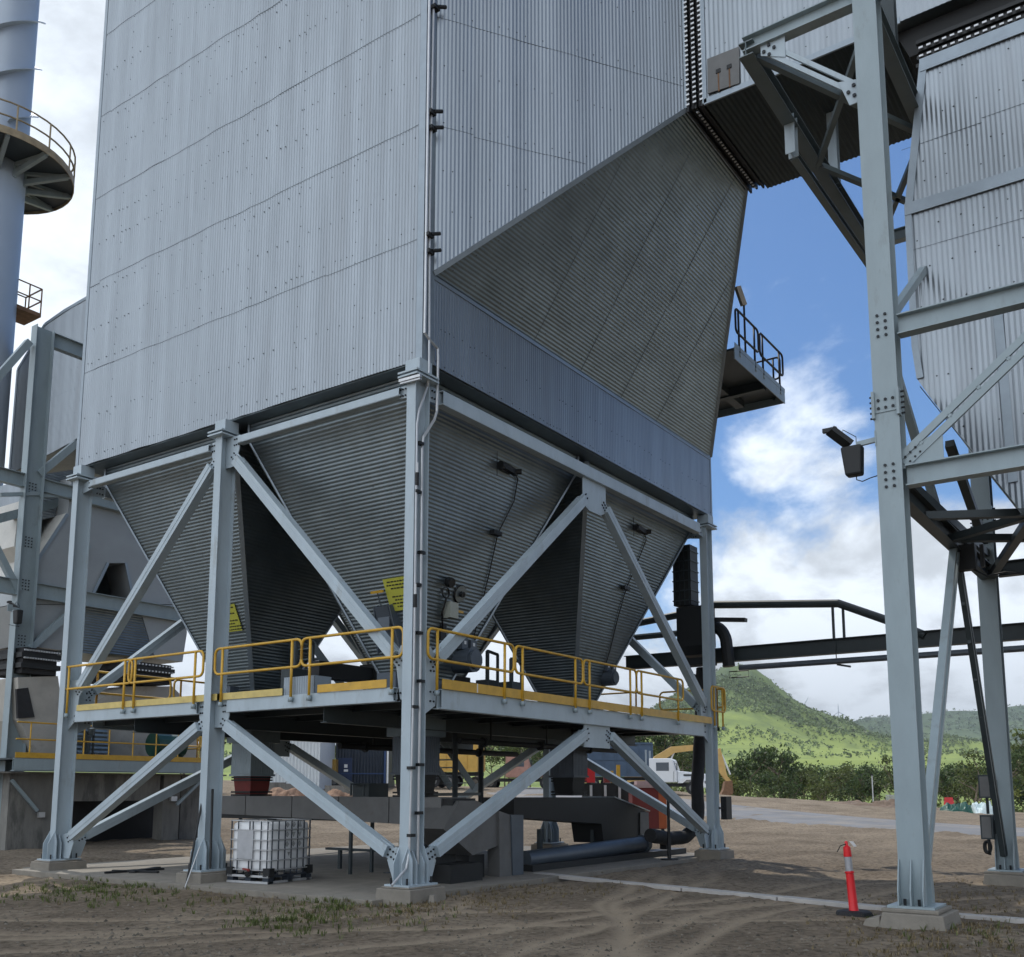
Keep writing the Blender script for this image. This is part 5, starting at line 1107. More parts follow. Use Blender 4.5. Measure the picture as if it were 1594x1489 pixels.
for k in range(8): m.hexa([V((5.0+k*.24, 18.8, zt)), V((5.15+k*.24, 18.8, zt)), V((5.15+k*.24, 19, zt)), V((5.0+k*.24, 19, zt))], [V((5.03+k*.24, 18.8, zt+.25)), V((5.08+k*.24, 18.8, zt+.25)), V((5.08+k*.24, 19, zt+.25)), V((5.03+k*.24, 19, zt+.25))])
m.build('pump_bank', M_PIPE, rp, RP)
m = MB(); c = P(272, 1160, 'y', 19.0); m.tube([c+V((-.9, 0, 0)), c+V((.25, 0, 0)), c+V((.38, 0, 0))], [.42, .42, .2], 16); m.bounds((c.x-.8, 18.8, zt), (c.x+.2, 19.2, zt+.2)); one(m, 'green_motor', [mat('dark_green_paint', (.015, .06, .045), .35)], 'dark green fan motor on the far left walkway', 'motor', c)
PW = V((5, 18.6, GZ)); pw = thing('concrete_plinth', PW, 'stained concrete walls and piers under the far left walkway', 'plinth'); zc = zt-.45
def wallp(x0, x1, y, yd, nm='wall', z0=GZ-.2, z1=None): m = MB(); m.bounds((x0, y, z0), (x1, y+yd, z1 or zc)); return m.build(nm, M_CONCD, pw, PW)
gxx = lambda px: P(px, 1260, 'y', 18.8).x
wallp(gxx(12), gxx(92), 18.8, .4); wallp(gxx(100), gxx(250), 18.9, .3, z0=zc-.85); wallp(gxx(256), gxx(282), 18.9, .5, 'pier'); wallp(gxx(292), gxx(330), 19.2, .4); m = MB(); m.bounds((gxx(-30), 21.0, GZ-.2), (gxx(345), 21.3, zc)); m.build('inner_wall', M_BLACK, pw, PW)  # inner wall is black: shade of the opening put into its colour
m = MB(); m.bounds((gxx(-20), 18.6, zc), (gxx(345), 22.6, zc+.05)); m.build('slab', M_CONCD, pw, PW)
m = MB(); m.bar(P(18, 1214, 'y', 18.7), P(58, 1262, 'y', 18.7), .09, .09); m.bar(P(318, 1210, 'y', 18.7), P(275, 1252, 'y', 18.7), .09, .09); m.build('strut', M_STEEL2, pw, PW)
m = MB(); m.box(P(64, 1268, 'y', 18.72), (.2, .1, .16)); m.box(P(270, 1243, 'y', 18.8), (.24, .1, .16)); m.build('wall_box', M_GALV, pw, PW)
m = MB(); m.bounds((xl-.5, YL-.4, GZ-.2), (xl+.5, YL+.4, .1)); tag(m.build('concrete_footing', M_CONCD, None, (xl, YL, GZ)), 'stained footing under the far left steel column at the photo edge', 'footing', fg)

# ================================================================== CHIMNEY
cc_ = A(-10, 262, 38); CH = V((cc_.x, cc_.y, GZ)); ch = thing('chimney', CH, 'tall blue grey steel chimney with spiral strakes and a ring platform at upper left', 'chimney')
rC = 1.14; m = MB(); m.tube([CH, V((CH.x, CH.y, cc_.z-1)), V((CH.x, CH.y, 46))], [rC, rC, rC*.98], 48); autosmooth(m.build('shaft', mat('blue_grey_chimney_paint', (.42, .48, .55), .38, .15, .06, .5), ch, CH), 60)
for s0 in (0, 1, 2):
    m = MB(); pts = []
    for k in range(60): a = s0*2*math.pi/3+k*.16+4.55; z = cc_.z+1.4+k*.155; pts.append((a, z))
    for (a0, z0_), (a1, z1_) in zip(pts, pts[1:]):
        f = lambda a, r, z: V((CH.x+r*math.cos(a), CH.y+r*math.sin(a), z)); m.hexa([f(a0, rC-.02, z0_-.02), f(a0, rC+.26, z0_-.02), f(a1, rC+.26, z1_-.02), f(a1, rC-.02, z1_-.02)], [f(a0, rC-.02, z0_+.02), f(a0, rC+.26, z0_+.02), f(a1, rC+.26, z1_+.02), f(a1, rC-.02, z1_+.02)])
    m.build('strake', mat('blue_grey_chimney_paint', ()), ch, CH)
zp_ = cc_.z; RO = 2.8; f = lambda a, r, z: V((CH.x+r*math.cos(a), CH.y+r*math.sin(a), z)); n_ = 40
m = MB()
for k in range(n_): a0, a1 = 2*math.pi*k/n_, 2*math.pi*(k+1)/n_; m.hexa([f(a0, rC, zp_-.04), f(a0, RO, zp_-.04), f(a1, RO, zp_-.04), f(a1, rC, zp_-.04)], [f(a0, rC, zp_), f(a0, RO, zp_), f(a1, RO, zp_), f(a1, rC, zp_)])
m.build('ring_platform', M_DARKST, ch, CH)
m = MB()
for k in range(n_): a0, a1 = 2*math.pi*k/n_, 2*math.pi*(k+1)/n_; m.hexa([f(a0, RO, zp_-.16), f(a0, RO+.03, zp_-.16), f(a1, RO+.03, zp_-.16), f(a1, RO, zp_-.16)], [f(a0, RO, zp_+.12), f(a0, RO+.03, zp_+.12), f(a1, RO+.03, zp_+.12), f(a1, RO, zp_+.12)])
m.build('toe_ring', M_RUSTY, ch, CH)
m = MB()
for k in range(12): a = 2*math.pi*(k+.4)/12; m.bar(f(a, rC, zp_-.65), f(a, rC, zp_-.1), .12, .12, (math.cos(a), math.sin(a), 0)); m.bar(f(a, rC, zp_-.5), f(a, RO-.1, zp_-.12), .14, .2); m.bar(f(a, rC, zp_-.12), f(a, RO, zp_-.12), .1, .12)
m.build('bracket', M_STEEL2, ch, CH)
m = MB()
for z in (.55, 1.1): m.tube([f(2*math.pi*k/n_, RO, zp_+z) for k in range(n_)], .035, 6, True)
for k in range(14): a = 2*math.pi*k/14; m.tube([f(a, RO, zp_), f(a, RO, zp_+1.1)], .035, 6)
m.build('handrail', M_RUSTY, ch, CH)
p = P(42, 485, 'y', CH.y-.3); m = MB(); m.bounds((CH.x, CH.y-.6, p.z-.15), (p.x+.4, CH.y+.6, p.z), 0); m.bounds((CH.x, CH.y-.1, p.z-.55), (p.x-.3, CH.y+.1, p.z-.1), 1)
m.build('lower_landing', [M_RUST, M_STEEL2], ch, CH)
m = MB(); 
for y in (-.58, .58):
    for z in (.5, 1.0): m.tube([(CH.x+.5, CH.y+y, p.z+z), (p.x+.38, CH.y+y, p.z+z)], .03, 6)
    for x in (p.x-.1, p.x+.38): m.tube([(x, CH.y+y, p.z), (x, CH.y+y, p.z+1)], .03, 6)
for z in (.5, 1.0): m.tube([(p.x+.38, CH.y-.58, p.z+z), (p.x+.38, CH.y+.58, p.z+z)], .03, 6)
m.build('landing_rail', M_RUST, ch, CH)

# ================================================================== THINGS IN THE YARD BEHIND
def gz(x, y): return base_z(x, y)
def spot(px, D):
    p = A(px, PY, D); return V((p.x, p.y, gz(p.x, p.y)))
def faceang(yaw=0): return math.atan2(rt.y, rt.x)+R(yaw)
O0 = V((0, 0, 0))
def wheel(t, x, y, r, w_=.3):
    m = MB(); m.cyl((x, y-w_/2, r), (x, y+w_/2, r), r, 20); o = m.build('wheel', M_RUBBER, t, O0); k = MB(); k.cyl((x, y-w_/2-.01, r), (x, y-w_/2+.05, r), r*.55, 14); k.cyl((x, y-w_/2-.05, r), (x, y-w_/2, r), r*.2, 10); k.build('rim', M_GREYP, o, O0); return o
# white tractor unit
def truck(px, D, yaw, lab, paint, name='truck', z=None, stack=True, roofc=None):
    s_ = spot(px, D); 
    if z is not None: s_.z = z
    t = thing(name, s_, lab, 'truck'); t.rotation_euler = (0, 0, faceang(yaw))
    m = MB(); m.bounds((-5.2, .35, .62), (2.4, 2.05, .9)); m.build('chassis', M_BLACK, t, O0)
    m = MB(); m.prism([(-1.9, 0, .95), (.25, 0, .95), (.25, 0, 1.75), (-.05, 0, 2.72), (-.25, 0, 2.82), (-1.9, 0, 2.82)], (0, 2.4, 0)); m.build('cab', paint, t, O0, bevel=.06)
    m = MB(); m.hexa([V((.25, .18, .95)), V((2.45, .32, .95)), V((2.45, 2.08, .95)), V((.25, 2.22, .95))], [V((.25, .22, 1.86)), V((2.4, .42, 1.62)), V((2.4, 1.98, 1.62)), V((.25, 2.18, 1.86))]); m.build('bonnet', paint, t, O0, bevel=.08)
    m = MB()
    for y0, y1 in ((-.05, .32), (2.08, 2.45)): m.prism([(.3, y0, .9), (.5, y0, 1.2), (1.0, y0, 1.36), (1.6, y0, 1.36), (2.2, y0, 1.15), (2.5, y0, .75), (2.5, y0, .55), (2.2, y0, .55), (2.05, y0, .95), (1.6, y0, 1.16), (1.0, y0, 1.14), (.7, y0, .9)], (0, y1-y0, 0))
    m.build('mudguard', paint, t, O0)
    m = MB(); m.bounds((2.42, 0, .42), (2.62, 2.4, .78)); m.build('bumper', M_FLASH, t, O0, bevel=.03)
    m = MB(); m.bounds((2.42, .62, .85), (2.47, 1.78, 1.55)); m.build('grille', M_BLACK, t, O0)
    for y in (.3, 2.1): m = MB(); m.box((2.42, y, .98), (.1, .34, .2)); m.build('headlight', M_GREYP, t, O0)
    m = MB(); m.bounds((-1.35, -.012, 1.85), (-.35, .0, 2.5)); m.build('side_window', M_GLASS, t, O0)
    m = MB(); m.plate([(.235, .2, 1.9), (.235, 2.2, 1.9), (.0, 2.15, 2.62), (.0, .25, 2.62)], (.97, 0, .28), .03); m.build('windscreen', M_GLASS, t, O0)
    m = MB(); m.bounds((.75, .17, 1.45), (1.35, .2, 1.58)); m.bounds((.0, -.02, 1.0), (.02, .0, 1.8)); m.build('vent', M_BLACK, t, O0)
    m = MB(); m.box((.3, -.22, 2.15), (.06, .18, .5)); m.bar((.28, -.2, 2.4), (.1, .02, 2.4), .03, .03); m.build('mirror', M_BLACK, t, O0)
    if stack:
        for y in (.15, 2.25): m = MB(); m.cyl((-2.15, y, .9), (-2.15, y, 3.5), .08, 10); m.build('exhaust_stack', M_FLASH, t, O0)
    for x, y in ((1.45, .22), (1.45, 2.18), (-3.2, .3), (-3.2, 2.1), (-4.5, .3), (-4.5, 2.1)): wheel(t, x, y, .52)
    return t
truck(1044, 79, -16, 'white bonneted truck parked behind the right front leg of the filter house', mat('truck_white_paint', (.74, .76, .78), .25, 0, .03, 2))
truck(822, 84, -8, 'faded rusty pink bonneted truck parked behind the yellow truck body', mat('faded_pink_rust_paint', (.42, .235, .19), .6, 0, .2, 2, stain=((.22, .10, .06), 2.2, .55, .7)), stack=False)
def tub(px0, px1, D, zlo, zhi, paint, name, lab, cat, ribs, yaw=0, depth=2.4, wheels=True, cap=None):
    a, b_ = spot(px0, D), spot(px1, D); Ln = (b_-a).length; c = a; t = thing(name, c, lab, cat); t.rotation_euler = (0, 0, faceang(yaw))
    m = MB(); m.bounds((0, 0, zlo), (Ln, depth, zhi))
    for k in range(ribs+1): x = Ln*k/ribs; m.bounds((x-.06, -.07, zlo), (x+.06, 0, zhi))
    m.bounds((-.05, -.09, zhi-.12), (Ln+.05, .02, zhi+.03)); m.bounds((-.05, -.09, zlo-.05), (Ln+.05, .02, zlo+.12))
    if cap: m.bounds((-.05, -.09, (zlo+zhi)/2-.05), (Ln+.05, .02, (zlo+zhi)/2+.05))
    m.build('body', paint, t, O0)
    m = MB(); m.bounds((-.2, .4, zlo-.35), (Ln, depth-.4, zlo-.06)); m.build('chassis', M_BLACK, t, O0)
    if wheels:
        for k in range(3): wheel(t, Ln*.2+k*1.25, .2, .5); 
        for k in range(3): wheel(t, Ln*.2+k*1.25, depth-.2, .5)
    return t
tub(900, 1012, 90, 1.15, 4.1, mat('dull_blue_paint', (.05, .085, .14), .5, .1, .2, 1.5), 'tipper_trailer', 'dull blue ribbed tipper trailer parked behind the white truck', 'trailer', 6, 0, cap=1)
tub(632, 748, 80, 1.25, 3.95, mat('ochre_yellow_paint', (.56, .34, .07), .5, 0, .12, 1.5, stain=((.3, .2, .08), 2, .6, .5)), 'yellow_truck_body', 'ochre yellow panelled truck body standing behind the nearest leg', 'truck body', 7, -14)
# excavator
s_ = spot(1085, 104); t = thing('excavator', s_, 'yellow excavator with raised bent boom standing behind the white truck', 'excavator'); t.rotation_euler = (0, 0, faceang(0)); M_EX = mat('excavator_yellow', (.56, .36, .12), .5, 0, .12, 2)
m = MB(); m.prism([(-4.7, 0, 2.3), (-4.1, 0, 3.6), (-2.6, 0, 4.6), (-.6, 0, 4.85), (2.0, 0, 4.35), (2.05, 0, 4.75), (-.4, 0, 5.45), (-2.9, 0, 5.25), (-4.7, 0, 4.2), (-5.3, 0, 2.6)], (0, .5, 0)); m.build('boom', M_EX, t, O0)
m = MB(); m.prism([(1.6, .05, 4.9), (2.15, .05, 5.1), (2.75, .05, 2.3), (3.2, .05, 1.7), (2.8, .05, 1.5), (2.0, .05, 2.6)], (0, .4, 0)); m.build('stick', M_EX, t, O0)
m = MB(); m.prism([(2.5, -.3, 1.7), (3.2, -.3, 1.8), (3.25, -.3, .5), (2.7, -.3, .05), (2.0, -.3, .3), (2.3, -.3, .9)], (0, 1.1, 0)); m.build('bucket', M_RUST, t, O0)
for a, b_ in (((-3.4, .2, 3.0), (-2.6, .2, 4.7)), ((2.3, .2, 4.4), (3.1, .2, 2.4))): m = MB(); m.cyl(a, b_, .1, 8); m.build('ram', M_WHITE, t, O0)
m = MB(); m.bounds((-7.6, -.9, 1.1), (-4.2, 1.7, 2.4)); m.build('house', M_EX, t, O0, bevel=.1); m = MB(); m.bounds((-5.4, -1.0, 1.5), (-4.0, .1, 3.0)); m.build('cab', M_GLASS, t, O0)
for y in (-1.1, 1.3): m = MB(); m.tube([(-7.6, y, .45), (-4.0, y, .45)], .45, 12); m.build('track', M_RUBBER, t, O0)
# sheds
def shed(px0, px1, D, h, paint, name, lab, door=None, depth=6, yaw=0):
    a, b_ = spot(px0, D), spot(px1, D); W = (b_-a).length; t = thing(name, a, lab, 'shed'); t.rotation_euler = (0, 0, faceang(yaw))
    m = MB(); corr(m, [(0, 0, 0), (W, 0, 0), (W, 0, h), (0, 0, h)], (0, 0, 1), pitch=.24, amp=.05); m.bounds((0, .04, -.5), (W, depth, h-.05)); m.build('wall', paint, t, O0)
    m = MB(); m.bounds((-.15, -.15, h-.03), (W+.15, depth, h+.12)); m.build('roof', M_FLASH, t, O0)
    if door:
        x = door*W; m = MB(); m.bounds((x, -.08, 0), (x+1.1, -.02, 2.2)); d_ = m.build('door', mat('deep_blue_door', (.012, .028, .08), .5), t, O0)
        m = MB(); m.bounds((x+.5, -.1, 1.45), (x+.75, -.085, 1.7)); m.bounds((x+.48, -.1, 1.15), (x+.8, -.085, 1.32)); m.build('notice', M_WHITE, d_, O0)
        m = MB(); m.bounds((W-.12, -.2, 0), (W+.05, -.05, h)); m.bounds((.05, -.1, .95), (W, -.05, 1.05)); m.build('frame', mat('deep_blue_frame', (.015, .045, .13), .5), t, O0)
    return t
shed(395, 503, 72, 3.6, mat('white_ribbed_sheet', (.66, .71, .74), .4, .1, .05, 2), 'white_shed', 'white ribbed metal shed wall seen under the platform')
shed(527, 604, 78, 3.4, mat('dark_blue_ribbed_sheet', (.010, .018, .032), .5, .1, .15, 2), 'blue_shed', 'dark blue ribbed shed with a blue door seen under the platform', .05)
p = spot(607, 76); m = MB(); m.cyl(p, p+V((0, 0, 3.4)), .07, 8); one(m, 'post', M_WHITE, 'slim white post beside the dark blue shed', 'post', p)
p = spot(516, 77); t = thing('yellow_machine', p, 'dim yellow machine standing between the white shed and the blue shed', 'machine'); t.rotation_euler = (0, 0, faceang(0))
m = MB(); m.bounds((-.7, 0, .5), (.6, 1.5, 2.1)); m.bounds((-.5, .1, 2.1), (.3, 1.2, 2.9)); m.build('body', mat('dim_yellow_paint', (.30, .18, .03), .5, 0, .2, 3), t, O0, bevel=.05); m = MB(); m.bounds((-.55, -.02, 2.2), (.2, .08, 2.8)); m.build('window', M_GLASS, t, O0)
for x in (-.45, .45): wheel(t, x, .1, .45)
for k, (px, D, w_, h_, lab) in enumerate(((428, 66, 1.7, .8, 'stained concrete block left of the other block below the white shed'), (462, 66, 1.7, .75, 'stained concrete block below the middle of the white shed'), (538, 64, 2.2, .8, 'mossy concrete block on the earth mound below the blue shed'))):
    p = spot(px, D); a = faceang(0); X = V((math.cos(a), math.sin(a), 0)); m = MB(); Y = V((-X.y, X.x, 0)); m.hexa([p+X*x+Y*y-V((0, 0, .3)) for x, y in ((-w_/2, 0), (w_/2, 0), (w_/2, 1), (-w_/2, 1))], [p+X*x+Y*y+V((0, 0, h_)) for x, y in ((-w_/2, 0.05), (w_/2, 0.05), (w_/2, .9), (-w_/2, .9))]); one(m, 'concrete_block', M_CONCD, lab, 'block', p, 'concrete blocks below the sheds')
# earth mound below the sheds
def mound(px0, px1, D, h, name, mt, lab):
    a, b_ = spot(px0, D), spot(px1, D); vs, fs = [], []; n_, k_ = 60, 14; X = (b_-a); Y = V((-X.y, X.x, 0)).normalized()
    for i in range(n_+1):
        for j in range(k_+1):
            u, v = i/n_, j/k_; p = a+X*u+Y*(v-.5)*4; e = math.sin(math.pi*u)**.5*math.sin(math.pi*v)
            z = h*e*(.7+.9*noise.fractal(V((p.x*.8, p.y*.8, 5)), 1, 2, 4)); vs.append((p.x, p.y, gz(p.x, p.y)-.05+max(z, -.04)))
    for i in range(n_):
        for j in range(k_): q = i*(k_+1)+j; fs.append((q, q+k_+1, q+k_+2, q+1))
    me = bpy.data.meshes.new(name); me.from_pydata(vs, [], fs); me.materials.append(mt); o = bpy.data.objects.new(name, me); COL.objects.link(o); return tag(o, lab, None, None, 'structure')
M_RED_E = mat('reddish_earth', (.30, .185, .12), .95, 0, .35, 1.5, .8, 8, stain=((.10, .07, .05), 2.5, .52, .6))
mound(395, 580, 60, .75, 'earth_mound', M_RED_E, 'reddish earth mound'); mound(1290, 1445, 80, .5, 'earth_ridge', mat('dark_earth', (.17, .12, .085), .95, 0, .4, 1.2, .8, 8), 'dark low earth ridge at the yard rim')
# red hood, red bin and drums by the right hopper
def pixbox(px0, py0, px1, py1, D, depth, mats, name, lab, cat, top=0, bevel=.02, legs=0):
    a, b_ = A(px0, py1, D), A(px1, py0, D); Ln = (V((b_.x, b_.y, 0))-V((a.x, a.y, 0))).length; t = thing(name, a, lab, cat); t.rotation_euler = (0, 0, faceang(0)); h = b_.z-a.z
    m = MB(); m.bounds((0, 0, 0), (Ln, depth, h)); m.build('body', mats[0], t, O0, bevel=bevel); return t, Ln, h
t, Ln, h = pixbox(907, 1188, 926, 1218, 42, .5, [M_REDB], 'red_cabinet', 'bright red cabinet on a black frame behind the right hopper chute', 'cabinet'); m = MB(); m.hexa([V((0, 0, h)), V((Ln, 0, h)), V((Ln, .5, h)), V((0, .5, h))], [V((-.02, .1, h+.18)), V((Ln*.4, .1, h+.05)), V((Ln*.4, .4, h+.05)), V((-.02, .4, h+.18))]); m.build('lid', M_REDB, t, O0)
m = MB(); m.bounds((0, .1, -1.6), (2.6, .6, -.02))
for x in (.3, .9, 1.5, 2.1): m.bounds((x, -.05, -1.0), (x+.1, .1, -.1), 1)
m.build('frame', [M_BLACK, M_GALV], t, O0)
m = MB(); m.bounds((.9, 0, .0), (1.15, .3, .3)); m.build('valve_box', M_RED, t, O0); m = MB(); m.bounds((1.2, 0, .0), (1.3, .2, .5)); m.bounds((1.45, .1, .2), (1.6, .3, .75)); m.build('gauge', M_YEL, t, O0)
t, Ln, h = pixbox(985, 1226, 1037, 1290, 37, 1.2, [mat('dark_red_bin', (.16, .018, .015), .5, 0, .12, 2)], 'red_bin', 'dark red steel bin with a pale lid behind the black cross conveyor', 'bin', bevel=.03)
m = MB(); m.bounds((-.05, -.05, h), (Ln+.05, 1.25, h+.12)); m.bounds((.2, .2, h+.12), (Ln-.2, 1.0, h+.26)); m.build('lid', mat('pale_pink_lid', (.45, .33, .32), .6), t, O0)
m = MB(); m.bounds((Ln-.28, -.02, .02), (Ln+.01, .0, h-.1)); m.build('side_strip', mat('rusty_orange_paint', (.42, .10, .03), .6), t, O0)
for x in (.12, .6, Ln-.12): m = MB(); m.bounds((x-.05, .1, -.2), (x+.05, .3, 0)); m.build('leg', M_DARKST, t, O0)
# rim of the yard: lamp, temporary fence, barrier, tarpaulin
p = spot(1347, 85); m = MB(); m.cyl(p, p+V((0, 0, 2.35)), .05, 8); m.box(p+V((0, 0, 2.42)), (.22, .22, .12), 1); one(m, 'yard_lamp', [M_GALV, M_BLACK], 'short grey lamp post on the far rim of the yard', 'lamp post', p)
p = spot(1376, 86); m = MB(); a = faceang(25); X = V((math.cos(a), math.sin(a), 0))
for k in range(12): q = p+X*(k-5.5)*.12; m.bar(q, q+V((0, 0, .85)), .05, .03)
for z in (.1, .8): m.bar(p-X*.7+V((0, 0, z)), p+X*.7+V((0, 0, z)), .05, .05)
one(m, 'barrier_panel', M_GALV, 'small grey bar barrier panel on the far rim of the yard', 'barrier', p)
p = spot(1464, 88); p.z += .25; m = MB(); m.hexa([p+rt*x+fw*y for x, y in ((-.4, 0), (.4, 0), (.4, .4), (-.4, .4))], [p+rt*x+fw*y+V((0, 0, .65)) for x, y in ((-.36, .15), (.3, .15), (.3, .25), (-.36, .25))]); one(m, 'red_barrier', M_REDB, 'small bright red barrier beyond the green tarpaulin', 'barrier', p)
def tarp(px0, px1, D, h, mt, name, lab, seed):
    a, b_ = spot(px0, D), spot(px1, D); X = b_-a; Y = V((-X.y, X.x, 0)).normalized(); vs, fs = [], []; n_, k_ = 30, 12
    for i in range(n_+1):
        for j in range(k_+1):
            u, v = i/n_, j/k_; p = a+X*u+Y*(v-.5)*1.6; e = max(0, math.sin(math.pi*u))**.4*max(0, math.sin(math.pi*v))**.5
            vs.append((p.x, p.y, gz(p.x, p.y)-.02+max(0, h*e*(.75+1.3*noise.fractal(V((u*4+seed, v*2, seed)), 1, 2, 3)))))
    for i in range(n_):
        for j in range(k_): q = i*(k_+1)+j; fs.append((q, q+k_+1, q+k_+2, q+1))
    me = bpy.data.meshes.new(name); me.from_pydata(vs, [], fs); me.materials.append(mt); o = bpy.data.objects.new(name, me); COL.objects.link(o); return tag(o, lab, 'tarpaulin')
tarp(1452, 1508, 76, .55, mat('dark_green_tarp', (.015, .085, .06), .5, 0, .25, 3), 'green_tarpaulin', 'crumpled dark green tarpaulin lying on the far side of the road', 1)
tarp(1496, 1534, 75.5, .75, mat('white_tarp', (.62, .72, .72), .5, 0, .08, 3), 'white_tarpaulin', 'crumpled white tarpaulin lying at the right end of the green tarpaulin', 5)

# ================================================================== TREES
def leafmat(name, c):
    m = bpy.data.materials.new(name); m.use_nodes = True; n = m.node_tree; b = n.nodes['Principled BSDF']; b.inputs['Roughness'].default_value = .6; b.inputs['Specular IOR Level'].default_value = .3
    g = n.nodes.new('ShaderNodeNewGeometry'); hs = n.nodes.new('ShaderNodeMapRange'); n.links.new(g.outputs['Random Per Island'], hs.inputs[0]); hs.inputs['To Min'].default_value = .45; hs.inputs['To Max'].default_value = 1.6
    mx = n.nodes.new('ShaderNodeMix'); mx.data_type = 'RGBA'; mx.blend_type = 'MULTIPLY'; mx.inputs[0].default_value = 1; mx.inputs[6].default_value = (*c, 1); n.links.new(hs.outputs[0], mx.inputs[7]); n.links.new(mx.outputs[2], b.inputs['Base Color'])
    b.inputs['Subsurface Weight'].default_value = 0; tr = n.nodes.new('ShaderNodeBsdfTranslucent'); n.links.new(mx.outputs[2], tr.inputs[0]); ms = n.nodes.new('ShaderNodeMixShader'); ms.inputs[0].default_value = .3; out = n.nodes['Material Output']
    n.links.new(b.outputs[0], ms.inputs[1]); n.links.new(tr.outputs[0], ms.inputs[2]); n.links.new(ms.outputs[0], out.inputs[0]); return m
LEAF = [leafmat('olive_leaves', (.095, .118, .038)), leafmat('dark_green_leaves', (.058, .088, .03)), leafmat('yellow_green_leaves', (.16, .18, .05))]
M_BARK = mat('pale_bark', (.20, .16, .12), .9, 0, .3, 3)
def make_tree(seed, H, spread, leaf, loc, dens=1.):
    rg = random.Random(seed); t = thing('gum_tree', loc, 'x', 'tree'); tr = MB(); blobs = []
    def limb(p, d, L, r, lev):
        pts = [p]; q = V(p)
        for k in range(4): d = (d+V((rg.uniform(-.22, .22), rg.uniform(-.22, .22), rg.uniform(-.05, .12)))).normalized(); q = q+d*L/4; pts.append(V(q))
        tr.tube(pts, [r*(1-.16*k) for k in range(5)], 6)
        if lev == 0:
            for k in range(rg.randint(4, 6)):
                a = rg.uniform(0, 6.28); s = rg.choice([2, 3, 3, 4]); limb(pts[s], V((math.cos(a)*.9, math.sin(a)*.9, rg.uniform(.35, 1.0))).normalized(), L*rg.uniform(.45, .8), r*.5, 1)
            blobs.append((pts[-1], .9))
        else:
            blobs.append((pts[-1], rg.uniform(.6, 1.1))); blobs.append((pts[2]+V((rg.uniform(-.5, .5), rg.uniform(-.5, .5), .4)), rg.uniform(.4, .8)))
            if lev == 1:
                for k in range(2): a = rg.uniform(0, 6.28); limb(pts[3], V((math.cos(a), math.sin(a), rg.uniform(.2, .9))).normalized(), L*.5, r*.5, 2)
    limb(V((0, 0, -.4)), V((rg.uniform(-.15, .15), rg.uniform(-.15, .15), 1)).normalized(), H*.55, .035*H*.55, 0)
    tr.build('trunk', M_BARK, t, O0)
    cr = MB()
    for c, s in blobs:
        s *= spread
        for k in range(int(26*dens)):
            v = V((rg.gauss(0, 1), rg.gauss(0, 1), rg.gauss(0, .7))); v = v.normalized()*s*(.45+.6*rg.random()); p = c+v; z = rg.uniform(.10, .20)*(1+.04*H)
            a = V((rg.gauss(0, 1), rg.gauss(0, 1), rg.gauss(0, 1))).normalized(); b_ = a.cross(V((rg.gauss(0, 1), rg.gauss(0, 1), rg.gauss(0, 1)))).normalized()
            cr.add([p-a*z, p+b_*z*.55, p+a*z*1.1, p-b_*z*.6], [(0, 1, 2, 3)])
    cr.build('crown', leaf, t, O0); return t
rg = random.Random(11); far = V((-60, 260, -30))
protos = [make_tree(s, H, sp, LEAF[l], O0, d) for s, H, sp, l, d in ((1, 8.5, 1.25, 0, 1.2), (2, 9.5, 1.35, 1, 1.2), (3, 7.0, 1.2, 2, 1.1), (4, 10.5, 1.3, 0, 1.0), (5, 6.0, 1.3, 1, 1.4), (6, 8.0, 1.1, 1, .9))]
spots = []; px = 548
while px < 1640:
    spots.append((px+rg.uniform(-5, 5), rg.uniform(122, 150))); px += rg.uniform(10, 19)
px = 900
while px < 1640: spots.append((px+rg.uniform(-6, 6), rg.uniform(152, 190))); px += rg.uniform(18, 30)
used = set(); G = 'gum trees in the row beyond the yard'
for i, (px, D) in enumerate(spots):
    p = A(px, PY, D); p.z = gz(p.x, p.y); k = rg.randrange(6); sc = rg.uniform(.62, 1.08)+max(0, px-1400)*.0012
    if D > 150: sc *= 1.1
    lab = ['olive gum tree in the row beyond the yard', 'dark green gum tree in the row beyond the yard', 'yellow green gum tree in the row beyond the yard', 'tall olive gum tree in the row beyond the yard', 'low dense dark gum tree in the row beyond the yard', 'thin dark gum tree in the row beyond the yard'][k]
    if k not in used: o = protos[k]; used.add(k); o.location = p; o.rotation_euler = (0, 0, rg.uniform(0, 6.28)); o.scale = (sc,)*3; o['label'] = lab
    else: o = dup(protos[k], p, rg.uniform(0, 6.28), lab, (sc,)*3)
    o['group'] = G
for px, D, k, sc, lab in ((1500, 118, 3, .92, 'tallest spreading gum tree rising right of the bright brace'), (1270, 116, 0, .66, 'broad olive gum tree standing forward at the yard rim left of the tall leg'), (1222, 117, 5, .68, 'crooked thin gum tree with a bare trunk at the yard rim'),
                      (300, 62, 2, .8, 'leafy green tree seen through the far left railing'), (322, 66, 0, .9, 'olive tree seen just left of the middle leg'), (612, 92, 1, .8, 'dark tree behind the white post and blue shed')):
    p = A(px, PY, D); p.z = gz(p.x, p.y); o = dup(protos[k], p, rg.uniform(0, 6), lab, (sc,)*3)
    if 'group' in o: del o['group']
